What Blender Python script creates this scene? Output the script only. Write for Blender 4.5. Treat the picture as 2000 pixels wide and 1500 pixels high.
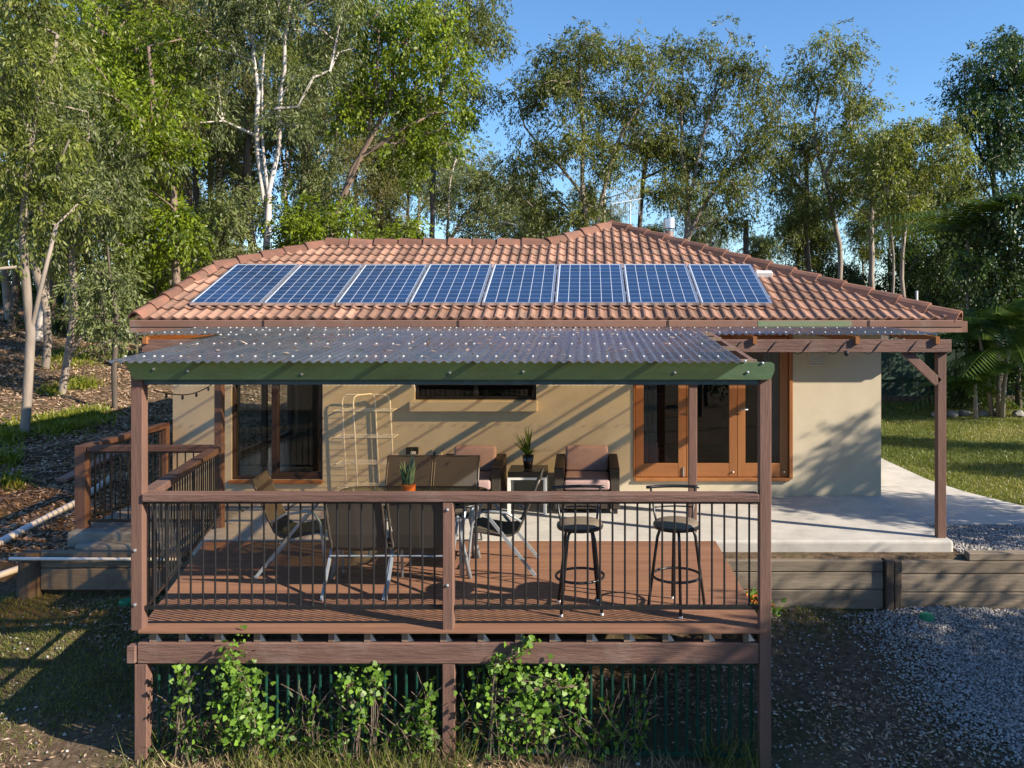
import bpy, bmesh, math, random
import numpy as np
from mathutils import Vector, Matrix, Quaternion

for o in list(bpy.data.objects):
    bpy.data.objects.remove(o)
scene = bpy.context.scene
COL = scene.collection
rnd = random.Random(7)
R = math.radians

# ------------------------------------------------------------------ camera, sky, sun, exposure
EYE = Vector((0.0, 0.0, 2.57))
F = 1620.0                      # focal length in photo pixels (2000 wide)
CX, CY = 1144.0, 608.0          # principal point (shifted lens: facade stays parallel to the picture)
cam = bpy.data.objects.new('camera', bpy.data.cameras.new('camera'))
COL.objects.link(cam)
cam.location = EYE
cam.rotation_euler = (R(90), 0, 0)
cam.data.sensor_width = 36
cam.data.lens = F / 2000 * 36
cam.data.shift_x = -(CX - 1000) / 2000
cam.data.shift_y = -(750 - CY) / 2000
cam.data.clip_start = 0.05
cam.data.clip_end = 3000
scene.camera = cam

SUN = Vector((1.67, -0.695, 1.0)).normalized()
world = bpy.data.worlds.new('World')
scene.world = world
world.use_nodes = True
nt = world.node_tree
sky = nt.nodes.new('ShaderNodeTexSky')
sky.sky_type = 'NISHITA'
sky.sun_disc = False
sky.sun_elevation = math.asin(SUN.z)
sky.sun_rotation = math.atan2(SUN.x, SUN.y)
sky.altitude = 600
sky.air_density = 1.15
sky.dust_density = 0.05
sky.ozone_density = 6.0
bg = nt.nodes['Background']
bg.inputs['Strength'].default_value = 0.108
hsv = nt.nodes.new('ShaderNodeHueSaturation')
hsv.inputs['Saturation'].default_value = 1.06
nt.links.new(sky.outputs[0], hsv.inputs['Color'])
nt.links.new(hsv.outputs[0], bg.inputs['Color'])
sl = bpy.data.lights.new('sun', 'SUN')
sl.energy = 5.0
sl.angle = R(0.55)
sl.color = (1.0, 0.87, 0.70)
sun = bpy.data.objects.new('sun', sl)
COL.objects.link(sun)
sun.rotation_euler = (-SUN).to_track_quat('-Z', 'Y').to_euler()
sun.location = (20, -8, 14)
vs = scene.view_settings
vs.view_transform = 'Standard'
vs.look = 'None'
vs.gamma = 1
vs.use_curve_mapping = False
vs.exposure = 1.0
scene.cycles.max_bounces = 6
scene.cycles.diffuse_bounces = 2
scene.cycles.glossy_bounces = 3
scene.cycles.transparent_max_bounces = 16
scene.cycles.use_denoising = True


def P(px, py, Y):
    return Vector(((px - CX) * Y / F, Y, EYE.z - (py - CY) * Y / F))


# ------------------------------------------------------------------ materials
def new_mat(name):
    m = bpy.data.materials.new(name)
    m.use_nodes = True
    n = m.node_tree
    n.nodes.clear()
    out = n.nodes.new('ShaderNodeOutputMaterial')
    return m, n, out


def node(n, t, **kw):
    x = n.nodes.new(t)
    for k, v in kw.items():
        setattr(x, k, v)
    return x


def ramp(n, fac, stops):
    r = n.nodes.new('ShaderNodeValToRGB')
    e = r.color_ramp.elements
    while len(e) < len(stops):
        e.new(0.5)
    for i, (p, c) in enumerate(stops):
        e[i].position = p
        e[i].color = (*c, 1)
    n.links.new(fac, r.inputs[0])
    return r.outputs[0]


def mixc(n, fac, a, b, mode='MIX'):
    x = n.nodes.new('ShaderNodeMix')
    x.data_type = 'RGBA'
    x.blend_type = mode
    for sock, v in ((x.inputs[0], fac), (x.inputs[6], a), (x.inputs[7], b)):
        if isinstance(v, (int, float)):
            sock.default_value = v
        elif isinstance(v, tuple):
            sock.default_value = (*v, 1)
        else:
            n.links.new(v, sock)
    return x.outputs[2]


def noise(n, vec, scale, detail=5, rough=0.6, stretch=None):
    if stretch:
        mp = n.nodes.new('ShaderNodeMapping')
        mp.inputs['Scale'].default_value = stretch
        n.links.new(vec, mp.inputs[0])
        vec = mp.outputs[0]
    t = n.nodes.new('ShaderNodeTexNoise')
    t.inputs['Scale'].default_value = scale
    t.inputs['Detail'].default_value = detail
    t.inputs['Roughness'].default_value = rough
    n.links.new(vec, t.inputs['Vector'])
    return t.outputs['Fac']


def coords(n, rand=0.0):
    tc = n.nodes.new('ShaderNodeTexCoord')
    if not rand:
        return tc.outputs['Object']
    oi = n.nodes.new('ShaderNodeObjectInfo')
    mm = n.nodes.new('ShaderNodeMath')
    mm.operation = 'MULTIPLY'
    mm.inputs[1].default_value = rand
    n.links.new(oi.outputs['Random'], mm.inputs[0])
    va = n.nodes.new('ShaderNodeVectorMath')
    va.operation = 'ADD'
    n.links.new(tc.outputs['Object'], va.inputs[0])
    n.links.new(mm.outputs[0], va.inputs[1])
    return va.outputs[0]


def mat(name, c1, c2=None, scale=6, rough=0.7, bump=0.0, bscale=40, metal=0.0, stretch=None,
        per_object=0.0, spec=0.35, dirt=None, dscale=1.6, damt=0.5):
    """noise-mottled surface; c1/c2 are its two tones, dirt an optional third for stains"""
    m, n, out = new_mat(name)
    b = node(n, 'ShaderNodeBsdfPrincipled')
    n.links.new(b.outputs[0], out.inputs[0])
    v = coords(n, 37.0)
    c2 = c2 or tuple(x * 0.75 for x in c1)
    f = noise(n, v, scale, stretch=stretch)
    col = ramp(n, f, [(0.3, c2), (0.7, c1)])
    if dirt:
        d = noise(n, v, dscale, 6, 0.7)
        dm = ramp(n, d, [(0.52, (0, 0, 0)), (0.72, (damt,) * 3)])
        col = mixc(n, dm, col, dirt)
    if per_object:
        oi = n.nodes.new('ShaderNodeObjectInfo')
        hs = n.nodes.new('ShaderNodeHueSaturation')
        mr = n.nodes.new('ShaderNodeMapRange')
        mr.inputs[3].default_value = 1 - per_object
        mr.inputs[4].default_value = 1 + per_object
        n.links.new(oi.outputs['Random'], mr.inputs[0])
        n.links.new(mr.outputs[0], hs.inputs['Value'])
        n.links.new(col, hs.inputs['Color'])
        col = hs.outputs[0]
    n.links.new(col, b.inputs['Base Color'])
    b.inputs['Roughness'].default_value = rough
    b.inputs['Metallic'].default_value = metal
    b.inputs['Specular IOR Level'].default_value = spec
    if bump:
        bm_ = n.nodes.new('ShaderNodeBump')
        bm_.inputs['Strength'].default_value = bump
        bm_.inputs['Distance'].default_value = 0.02
        n.links.new(noise(n, v, bscale, 6, stretch=stretch), bm_.inputs['Height'])
        n.links.new(bm_.outputs[0], b.inputs['Normal'])
    return m


def leaf_mat(name, dark, light, trans=0.35, rough=0.45, hue=0.0, backc=None):
    m, n, out = new_mat(name)
    at = node(n, 'ShaderNodeAttribute', attribute_name='tint')
    col = ramp(n, at.outputs['Fac'], [(0.0, dark), (0.75, light), (1.0, backc or tuple(min(1, x * 1.25) for x in light))])
    oi = n.nodes.new('ShaderNodeObjectInfo')
    mr = n.nodes.new('ShaderNodeMapRange')
    mr.inputs[3].default_value = 0.85
    mr.inputs[4].default_value = 1.15
    n.links.new(oi.outputs['Random'], mr.inputs[0])
    hs = n.nodes.new('ShaderNodeHueSaturation')
    n.links.new(mr.outputs[0], hs.inputs['Value'])
    n.links.new(col, hs.inputs['Color'])
    col = hs.outputs[0]
    b = node(n, 'ShaderNodeBsdfPrincipled')
    b.inputs['Roughness'].default_value = rough
    b.inputs['Specular IOR Level'].default_value = 0.4
    n.links.new(col, b.inputs['Base Color'])
    t = node(n, 'ShaderNodeBsdfTranslucent')
    tc = mixc(n, 1.0, col, (1.3, 1.25, 0.5), 'MULTIPLY')
    n.links.new(tc, t.inputs['Color'])
    mx = node(n, 'ShaderNodeMixShader')
    mx.inputs[0].default_value = trans
    n.links.new(b.outputs[0], mx.inputs[1])
    n.links.new(t.outputs[0], mx.inputs[2])
    n.links.new(mx.outputs[0], out.inputs[0])
    return m


def fresnel(n, ior):
    """thin-sheet Fresnel: the same from both sides (no total internal reflection)"""
    fr = n.nodes.new('ShaderNodeFresnel')
    ge = n.nodes.new('ShaderNodeNewGeometry')
    mr = n.nodes.new('ShaderNodeMapRange')
    mr.inputs[3].default_value = ior
    mr.inputs[4].default_value = 1 / ior
    n.links.new(ge.outputs['Backfacing'], mr.inputs[0])
    n.links.new(mr.outputs[0], fr.inputs['IOR'])
    return fr


def glass_mat(name, tint, ior=1.5, rough=0.0, boost=1.0):
    m, n, out = new_mat(name)
    fr = fresnel(n, ior)
    tr = node(n, 'ShaderNodeBsdfTransparent')
    tr.inputs['Color'].default_value = (*tint, 1)
    gl = node(n, 'ShaderNodeBsdfGlossy')
    gl.inputs['Roughness'].default_value = rough
    mx = node(n, 'ShaderNodeMixShader')
    fac = fr.outputs[0]
    if boost != 1.0:
        mm = n.nodes.new('ShaderNodeMath')
        mm.operation = 'MULTIPLY'
        mm.use_clamp = True
        mm.inputs[1].default_value = boost
        n.links.new(fac, mm.inputs[0])
        fac = mm.outputs[0]
    n.links.new(fac, mx.inputs[0])
    n.links.new(tr.outputs[0], mx.inputs[1])
    n.links.new(gl.outputs[0], mx.inputs[2])
    n.links.new(mx.outputs[0], out.inputs[0])
    return m


def poly_mat(name):
    """smoke-tinted corrugated polycarbonate, weathered: clear tint + dust film with painted blue sky sheen + gloss"""
    m, n, out = new_mat(name)
    v = coords(n, 11.0)
    tr = node(n, 'ShaderNodeBsdfTransparent')
    tr.inputs['Color'].default_value = (0.80, 0.60, 0.34, 1)
    df = node(n, 'ShaderNodeBsdfPrincipled')
    df.inputs['Roughness'].default_value = 0.35
    dn = noise(n, v, 3.0, 6, 0.7, stretch=(1, 0.3, 1))
    n.links.new(ramp(n, dn, [(0.3, (0.075, 0.10, 0.135)), (0.75, (0.18, 0.19, 0.21))]), df.inputs['Base Color'])  # bluish dust tones: the sky's sheen is painted into the diffuse colour
    f1 = ramp(n, dn, [(0.3, (0.30,) * 3), (0.75, (0.55,) * 3)])
    m1 = node(n, 'ShaderNodeMixShader')
    n.links.new(f1, m1.inputs[0])
    n.links.new(tr.outputs[0], m1.inputs[1])
    n.links.new(df.outputs[0], m1.inputs[2])
    gl = node(n, 'ShaderNodeBsdfGlossy')
    gl.inputs['Roughness'].default_value = 0.22
    gl.inputs['Color'].default_value = (0.85, 0.9, 1, 1)
    fr = fresnel(n, 1.62)
    m2 = node(n, 'ShaderNodeMixShader')
    n.links.new(fr.outputs[0], m2.inputs[0])
    n.links.new(m1.outputs[0], m2.inputs[1])
    n.links.new(gl.outputs[0], m2.inputs[2])
    n.links.new(m2.outputs[0], out.inputs[0])
    return m


def ground_mat(name):
    m, n, out = new_mat(name)
    b = node(n, 'ShaderNodeBsdfPrincipled')
    b.inputs['Roughness'].default_value = 0.95
    b.inputs['Specular IOR Level'].default_value = 0.1
    n.links.new(b.outputs[0], out.inputs[0])
    v = coords(n)
    a = noise(n, v, 14, 8, 0.75)
    c = ramp(n, a, [(0.25, (0.045, 0.03, 0.02)), (0.5, (0.12, 0.085, 0.055)), (0.72, (0.24, 0.18, 0.12))])
    g = noise(n, v, 0.9, 5, 0.65)
    gm = ramp(n, g, [(0.5, (0, 0, 0)), (0.66, (0.55,) * 3)])
    c = mixc(n, gm, c, (0.06, 0.075, 0.025))
    n.links.new(c, b.inputs['Base Color'])
    bp = node(n, 'ShaderNodeBump')
    bp.inputs['Strength'].default_value = 0.8
    bp.inputs['Distance'].default_value = 0.03
    n.links.new(a, bp.inputs['Height'])
    n.links.new(bp.outputs[0], b.inputs['Normal'])
    return m


M = {}
M['brown'] = mat('brown_paint', (0.20, 0.112, 0.085), (0.135, 0.077, 0.06), 9, 0.62, 0.25, 60, stretch=(1, 1, 0.12), dirt=(0.10, 0.08, 0.07), damt=0.35, per_object=0.08)
M['brown_x'] = mat('brown_paint_beam', (0.195, 0.11, 0.085), (0.12, 0.07, 0.057), 9, 0.66, 0.5, 50, stretch=(0.12, 1, 1), dirt=(0.26, 0.20, 0.17), damt=0.55, dscale=2.6, per_object=0.06)
M['deck'] = mat('deck_stain', (0.285, 0.148, 0.09), (0.195, 0.10, 0.064), 7, 0.55, 0.2, 40, stretch=(0.15, 1.5, 1), per_object=0.12, dirt=(0.12, 0.08, 0.06), damt=0.4)
M['joist'] = mat('joist_timber', (0.26, 0.19, 0.13), (0.15, 0.10, 0.075), 10, 0.85, 0.3, per_object=0.15)
M['galv'] = mat('galvanised', (0.6, 0.62, 0.64), (0.42, 0.45, 0.47), 30, 0.4, metal=0.7)
M['black'] = mat('black_powdercoat', (0.018, 0.019, 0.022), (0.012, 0.012, 0.014), 20, 0.35, spec=0.6)
M['dkgreen'] = mat('green_powdercoat', (0.008, 0.06, 0.04), (0.006, 0.035, 0.025), 12, 0.4, dirt=(0.03, 0.05, 0.035), damt=0.6)
M['fascia'] = mat('green_fascia', (0.075, 0.145, 0.075), (0.055, 0.095, 0.042), 7, 0.6, 0.15, stretch=(0.3, 1, 1), dirt=(0.12, 0.13, 0.06), damt=0.5)
M['fascia_in'] = mat('blue_grey_beam', (0.10, 0.16, 0.18), (0.06, 0.10, 0.11), 8, 0.6)
M['wall'] = mat('cream_render', (0.60, 0.53, 0.40), (0.54, 0.475, 0.355), 3, 0.88, 0.12, 120, spec=0.15, dirt=(0.45, 0.39, 0.29), damt=0.3, dscale=0.9)
M['concrete'] = mat('concrete', (0.52, 0.50, 0.46), (0.42, 0.405, 0.375), 4, 0.85, 0.15, 90, spec=0.2, dirt=(0.27, 0.26, 0.235), damt=0.75, dscale=0.9)
M['concrete_dk'] = mat('old_concrete', (0.30, 0.295, 0.27), (0.20, 0.195, 0.18), 6, 0.9, 0.3, 60, spec=0.15, dirt=(0.10, 0.10, 0.085), damt=0.6, dscale=2)
M['sleeper'] = mat('sleeper_timber', (0.27, 0.225, 0.17), (0.15, 0.12, 0.09), 5, 0.9, 0.5, 25, stretch=(0.1, 1, 1), per_object=0.18, dirt=(0.07, 0.055, 0.045), damt=0.6, dscale=2.5)
M['oldpost'] = mat('weathered_post', (0.16, 0.12, 0.085), (0.06, 0.045, 0.035), 8, 0.9, 0.6, 25, stretch=(1, 1, 0.15))
M['tile'] = mat('terracotta_tile', (0.38, 0.215, 0.148), (0.23, 0.138, 0.102), 9, 0.9, 0.4, 90, per_object=0.32, dirt=(0.16, 0.135, 0.11), damt=0.85, dscale=4.5, spec=0.15)
M['ridge'] = mat('ridge_tile', (0.26, 0.125, 0.085), (0.16, 0.09, 0.068), 5, 0.88, 0.3, 90, per_object=0.22, dirt=(0.14, 0.11, 0.09), damt=0.7, dscale=3, spec=0.15)
M['gutter'] = mat('gutter_paint', (0.24, 0.13, 0.09), (0.18, 0.10, 0.073), 3, 0.55, stretch=(0.4, 1, 1), dirt=(0.30, 0.27, 0.24), damt=0.45, dscale=2.2)
M['gutter_green'] = mat('old_green_paint', (0.15, 0.22, 0.12), (0.20, 0.20, 0.12), 4, 0.6)
M['timber'] = mat('cedar_door', (0.35, 0.145, 0.05), (0.24, 0.095, 0.032), 6, 0.42, 0.12, 50, stretch=(1, 1, 0.1), per_object=0.1, spec=0.5)
M['timber_h'] = mat('cedar_rail', (0.35, 0.145, 0.05), (0.24, 0.095, 0.032), 6, 0.42, 0.12, 50, stretch=(0.1, 1, 1), spec=0.5)
M['winbrown'] = mat('window_brown', (0.06, 0.036, 0.03), (0.04, 0.025, 0.022), 6, 0.5, stretch=(1, 1, 0.2))
M['bronze'] = mat('dark_frame', (0.022, 0.02, 0.02), (0.015, 0.014, 0.014), 10, 0.4)
M['glass'] = glass_mat('window_glass', (0.95, 0.97, 0.96), 1.52, boost=1.2)
M['glass_dk'] = glass_mat('door_glass', (0.72, 0.78, 0.8), 1.52, boost=1.5)
M['tableglass'] = glass_mat('table_glass', (0.62, 0.72, 0.66), 1.5, boost=1.2)
M['poly'] = poly_mat('polycarbonate')
M['washer'] = mat('grey_washer', (0.46, 0.455, 0.44), (0.34, 0.33, 0.32), 30, 0.5)
M['white'] = mat('white_plastic', (0.78, 0.77, 0.74), (0.70, 0.69, 0.66), 10, 0.5)
M['alu'] = mat('aluminium', (0.75, 0.76, 0.78), (0.66, 0.67, 0.69), 10, 0.32, metal=0.85)
M['frame_dk'] = mat('bronze_frame', (0.10, 0.085, 0.07), (0.07, 0.06, 0.05), 10, 0.4, metal=0.3)
M['alu_leg'] = mat('grey_leg', (0.42, 0.47, 0.52), (0.34, 0.38, 0.42), 10, 0.4, metal=0.5)
M['sling'] = mat('taupe_mesh', (0.10, 0.086, 0.07), (0.08, 0.068, 0.055), 90, 0.75)
M['wicker'] = mat('dark_wicker', (0.06, 0.045, 0.033), (0.028, 0.022, 0.017), 70, 0.6, 0.8, 90, stretch=(1, 1, 2.5))
M['cushion'] = mat('mauve_cushion', (0.42, 0.295, 0.285), (0.36, 0.255, 0.245), 12, 0.9, 0.15, 40, spec=0.1)
M['seatpad'] = mat('taupe_vinyl', (0.20, 0.165, 0.125), (0.17, 0.14, 0.105), 8, 0.45)
M['orange'] = mat('orange_pot', (0.62, 0.17, 0.03), (0.52, 0.135, 0.025), 6, 0.6)
M['blackpot'] = mat('black_pot', (0.02, 0.018, 0.018), (0.012, 0.011, 0.011), 6, 0.15, spec=0.7)
M['darkwood'] = mat('dark_table_top', (0.045, 0.04, 0.036), (0.03, 0.026, 0.024), 9, 0.3)
M['cream_wire'] = mat('cream_wire', (0.9, 0.86, 0.74), (0.84, 0.8, 0.68), 10, 0.5)
M['ground'] = ground_mat('dirt')
M['lawn'] = mat('lawn', (0.13, 0.155, 0.04), (0.075, 0.10, 0.022), 2.2, 0.95, 0.6, 50, spec=0.1, dirt=(0.22, 0.19, 0.09), damt=0.8, dscale=0.7)
M['gravel'] = mat('gravel_base', (0.22, 0.21, 0.205), (0.09, 0.085, 0.08), 40, 0.95, 0.8, 60, spec=0.1)
M['lid'] = mat('green_plastic', (0.02, 0.26, 0.13), (0.015, 0.2, 0.1), 8, 0.5)
M['pvc'] = mat('grey_white_pipe', (0.80, 0.80, 0.78), (0.72, 0.72, 0.70), 6, 0.5)
M['plank'] = mat('painted_plank', (0.34, 0.19, 0.15), (0.26, 0.145, 0.115), 6, 0.7, stretch=(0.2, 1, 1))
M['fence'] = mat('green_paling', (0.035, 0.07, 0.05), (0.022, 0.045, 0.032), 5, 0.8, stretch=(1, 1, 0.15), per_object=0.2)
M['curtain'] = mat('pale_curtain', (0.42, 0.46, 0.50), (0.36, 0.40, 0.44), 5, 0.9)
M['int'] = mat('interior_plaster', (0.42, 0.40, 0.36), (0.38, 0.36, 0.32), 3, 0.9)
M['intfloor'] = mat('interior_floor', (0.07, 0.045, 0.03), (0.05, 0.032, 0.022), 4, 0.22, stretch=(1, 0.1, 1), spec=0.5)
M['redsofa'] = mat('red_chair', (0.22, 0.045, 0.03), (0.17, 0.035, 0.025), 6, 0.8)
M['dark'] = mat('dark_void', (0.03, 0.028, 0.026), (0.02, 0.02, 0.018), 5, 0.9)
M['flue'] = mat('flue_steel', (0.30, 0.22, 0.19), (0.22, 0.16, 0.14), 10, 0.5, metal=0.3)
M['cell'] = mat('pv_cell', (0.022, 0.058, 0.145), (0.013, 0.036, 0.10), 60, 0.12, per_object=0.14, spec=0.6)
M['sheet'] = mat('pv_backsheet', (0.62, 0.66, 0.72), (0.58, 0.62, 0.68), 10, 0.2, spec=0.6)
M['bark_w'] = mat('pale_gum_bark', (0.60, 0.56, 0.52), (0.36, 0.31, 0.28), 2.5, 0.85, 0.3, 12, stretch=(1, 1, 0.25), dirt=(0.20, 0.13, 0.10), damt=0.8, dscale=1.2)
M['bark_b'] = mat('brown_bark', (0.26, 0.19, 0.145), (0.12, 0.085, 0.065), 4, 0.9, 0.6, 14, stretch=(1, 1, 0.2))
M['bark_g'] = mat('grey_bark', (0.33, 0.28, 0.235), (0.17, 0.14, 0.115), 4, 0.9, 0.5, 14, stretch=(1, 1, 0.25))
M['bark_d'] = mat('dark_bark', (0.13, 0.105, 0.085), (0.065, 0.052, 0.042), 4, 0.9, 0.5, 14, stretch=(1, 1, 0.25))
M['lf_olive'] = leaf_mat('leaf_olive', (0.036, 0.055, 0.012), (0.20, 0.23, 0.045), 0.38)
M['lf_bright'] = leaf_mat('leaf_bright', (0.045, 0.085, 0.008), (0.22, 0.29, 0.018), 0.42)
M['lf_grey'] = leaf_mat('leaf_grey', (0.042, 0.064, 0.022), (0.20, 0.235, 0.085), 0.33)
M['lf_brown'] = leaf_mat('leaf_brownish', (0.045, 0.05, 0.016), (0.20, 0.195, 0.055), 0.35)
M['lf_dark'] = leaf_mat('leaf_dark', (0.014, 0.032, 0.009), (0.055, 0.10, 0.020), 0.25)
M['lf_palm'] = leaf_mat('leaf_palm', (0.022, 0.055, 0.010), (0.095, 0.155, 0.022), 0.3)
M['lf_ivy'] = leaf_mat('leaf_ivy', (0.035, 0.085, 0.014), (0.16, 0.29, 0.035), 0.35)
M['lf_dry'] = leaf_mat('leaf_litter', (0.16, 0.095, 0.06), (0.48, 0.335, 0.225), 0.1, backc=(0.60, 0.47, 0.35))
M['lf_grass'] = leaf_mat('leaf_grass', (0.055, 0.085, 0.016), (0.20, 0.22, 0.05), 0.3, backc=(0.36, 0.31, 0.13))
M['lf_straw'] = leaf_mat('leaf_straw', (0.16, 0.13, 0.06), (0.42, 0.35, 0.19), 0.2)
M['lf_cover'] = leaf_mat('leaf_cover', (0.07, 0.10, 0.012), (0.25, 0.28, 0.03), 0.35, backc=(0.36, 0.34, 0.09))
M['lf_snake'] = leaf_mat('leaf_snake', (0.035, 0.10, 0.065), (0.16, 0.26, 0.16), 0.1, backc=(0.36, 0.42, 0.22))
M['stone'] = leaf_mat('pebble', (0.10, 0.097, 0.095), (0.46, 0.44, 0.42), 0.0, rough=0.8)


# ------------------------------------------------------------------ mesh helpers
class MB:
    def __init__(s):
        s.v, s.f = [], []

    def add(s, verts, faces):
        o = len(s.v)
        s.v += [tuple(x) for x in verts]
        s.f += [tuple(i + o for i in f) for f in faces]
        return s

    def box(s, x0, x1, y0, y1, z0, z1):
        v = [(x0, y0, z0), (x1, y0, z0), (x1, y1, z0), (x0, y1, z0), (x0, y0, z1), (x1, y0, z1), (x1, y1, z1), (x0, y1, z1)]
        return s.add(v, [(0, 3, 2, 1), (4, 5, 6, 7), (0, 1, 5, 4), (1, 2, 6, 5), (2, 3, 7, 6), (3, 0, 4, 7)])

    def beam(s, a, b, w, h, up=(0, 0, 1)):
        """box along a-b; w across, h along up"""
        a, b = Vector(a), Vector(b)
        d = (b - a).normalized()
        u = Vector(up)
        x = d.cross(u).normalized()
        u = x.cross(d).normalized()
        v = []
        for p in (a, b):
            for i, j in ((-1, -1), (1, -1), (1, 1), (-1, 1)):
                v.append(p + x * (i * w / 2) + u * (j * h / 2))
        return s.add(v, [(0, 1, 2, 3), (7, 6, 5, 4), (0, 4, 5, 1), (1, 5, 6, 2), (2, 6, 7, 3), (3, 7, 4, 0)])

    def tube(s, pts, r, n=8, cap=True):
        pts = [Vector(p) for p in pts]
        rs = r if isinstance(r, (list, tuple)) else [r] * len(pts)
        o = len(s.v)
        ref = None
        for i, p in enumerate(pts):
            d = (pts[min(i + 1, len(pts) - 1)] - pts[max(i - 1, 0)]).normalized()
            if ref is None:
                ref = d.orthogonal().normalized()
            ref = (ref - d * ref.dot(d))
            ref = ref.normalized() if ref.length > 1e-5 else d.orthogonal().normalized()
            e = d.cross(ref)
            for k in range(n):
                a = 2 * math.pi * k / n
                s.v.append(tuple(p + (ref * math.cos(a) + e * math.sin(a)) * rs[i]))
        for i in range(len(pts) - 1):
            for k in range(n):
                k2 = (k + 1) % n
                s.f.append((o + i * n + k, o + i * n + k2, o + (i + 1) * n + k2, o + (i + 1) * n + k))
        if cap:
            s.f.append(tuple(o + k for k in range(n))[::-1])
            s.f.append(tuple(o + (len(pts) - 1) * n + k for k in range(n)))
        return s

    def lathe(s, prof, c=(0, 0, 0), n=20):
        o = len(s.v)
        for r, z in prof:
            for k in range(n):
                a = 2 * math.pi * k / n
                s.v.append((c[0] + r * math.cos(a), c[1] + r * math.sin(a), c[2] + z))
        for i in range(len(prof) - 1):
            for k in range(n):
                k2 = (k + 1) % n
                s.f.append((o + i * n + k, o + i * n + k2, o + (i + 1) * n + k2, o + (i + 1) * n + k))
        return s

    def mesh(s, name):
        me = bpy.data.meshes.new(name)
        me.from_pydata(s.v, [], s.f)
        me.update()
        return me

    def build(s, name, m, parent=None, smooth=False, bevel=0, seg=1):
        return put(name, s.mesh(name), m, parent, smooth, bevel, seg)


def put(name, me, m, parent=None, smooth=False, bevel=0, seg=1):
    if m is not None and not me.materials:
        me.materials.append(M[m] if isinstance(m, str) else m)
    if smooth:
        me.polygons.foreach_set('use_smooth', [True] * len(me.polygons))
    o = bpy.data.objects.new(name, me)
    COL.objects.link(o)
    if bevel:
        b = o.modifiers.new('bevel', 'BEVEL')
        b.width = bevel
        b.segments = seg
        b.limit_method = 'ANGLE'
    if parent is not None:
        adopt(o, parent)
    return o


def wloc(o):
    v = Vector(o.location)
    while o.parent:
        o = o.parent
    return v


def adopt(o, parent):
    o.parent = parent
    root = parent
    loc = Vector((0, 0, 0))
    if parent.type == 'EMPTY':
        loc = Vector(parent.location)
    o.matrix_parent_inverse = Matrix.Translation(-loc)


def thing(name, label, cat, loc=(0, 0, 0), group=None):
    o = bpy.data.objects.new(name, None)
    COL.objects.link(o)
    o.location = loc
    o.empty_display_size = 0.1
    return tag(o, label, cat, group)


def tag(o, label=None, cat=None, group=None, kind=None):
    if label:
        o['label'] = label
    if cat:
        o['category'] = cat
    if group:
        o['group'] = group
    if kind:
        o['kind'] = kind
    return o


def copy_tree(o, parent=None):
    c = o.copy()
    COL.objects.link(c)
    c.parent = parent
    for ch in o.children:
        copy_tree(ch, c)
    return c


def place(o, loc, rz=0, sc=1):
    o.location = loc
    o.rotation_euler = (0, 0, rz)
    o.scale = (sc, sc, sc)
    return o


def np_mesh(name, verts, faces, m, attr=None):
    """verts (n,3), faces (k,q) with equal corner count q"""
    me = bpy.data.meshes.new(name)
    nv, (nf, q) = len(verts), faces.shape
    me.vertices.add(nv)
    me.vertices.foreach_set('co', np.ascontiguousarray(verts, dtype=np.float32).ravel())
    me.loops.add(nf * q)
    me.loops.foreach_set('vertex_index', np.ascontiguousarray(faces, dtype=np.int32).ravel())
    me.polygons.add(nf)
    me.polygons.foreach_set('loop_start', np.arange(0, nf * q, q, dtype=np.int32))
    me.polygons.foreach_set('loop_total', np.full(nf, q, dtype=np.int32))
    me.update(calc_edges=True)
    if attr is not None:
        a = me.attributes.new('tint', 'FLOAT', 'POINT')
        a.data.foreach_set('value', np.ascontiguousarray(attr, dtype=np.float32))
    me.materials.append(M[m])
    return me


# ------------------------------------------------------------------ terrain
def sstep(a, b, x):
    t = np.clip((x - a) / (b - a), 0, 1)
    return t * t * (3 - 2 * t)


def gz(x, y):
    x = np.asarray(x, dtype=float)
    y = np.asarray(y, dtype=float)
    front = -0.66 - 0.19 * np.clip(9.05 - y, 0, 4.5) - 0.03 * np.clip(4.5 - y, 0, 20)
    bump = 0.025 * np.sin(x * 2.1 + y * 1.3) + 0.02 * np.sin(x * 4.3 - y * 3.7)
    hill = -0.63 + 0.105 * np.clip(y - 9.3, 0, 32) + 0.11 * np.clip(-6.5 - x, 0, 10) * sstep(9, 13, y)
    yard = np.full_like(x, -0.13)
    step_r = np.where(y > 9.13, 1.0, 0.0) * np.where(x > 1.45, 1.0, 0.0)
    wl = 1 - sstep(-6.6, -5.9, x)
    back = np.where(y > 9.45, 1.0, 0.0)
    z = front + bump
    inner = np.where((y > 9.45) & (x <= 1.45), -0.25, z)
    inner = np.where(step_r > 0, yard, inner)
    far = sstep(20, 34, y)
    inner = inner + far * 0.5
    z2 = inner * (1 - wl) + (hill + bump * 1.5) * wl
    z = np.where(back > 0, z2, np.where(step_r > 0, yard, z * (1 - wl * sstep(8.6, 9.45, y)) + (hill + bump) * wl * sstep(8.6, 9.45, y)))
    return z


def gz1(x, y):
    return float(gz(np.array([x]), np.array([y]))[0])


def grid_mesh(name, xs, ys, zf, m, lift=0.0):
    X, Y = np.meshgrid(xs, ys)
    Z = zf(X, Y) + lift
    v = np.stack([X.ravel(), Y.ravel(), Z.ravel()], 1)
    nx, ny = len(xs), len(ys)
    i = (np.arange(ny - 1)[:, None] * nx + np.arange(nx - 1)[None, :]).ravel()
    f = np.stack([i, i + 1, i + nx + 1, i + nx], 1)
    me = np_mesh(name, v, f, m)
    me.polygons.foreach_set('use_smooth', [True] * len(me.polygons))
    return me


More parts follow.
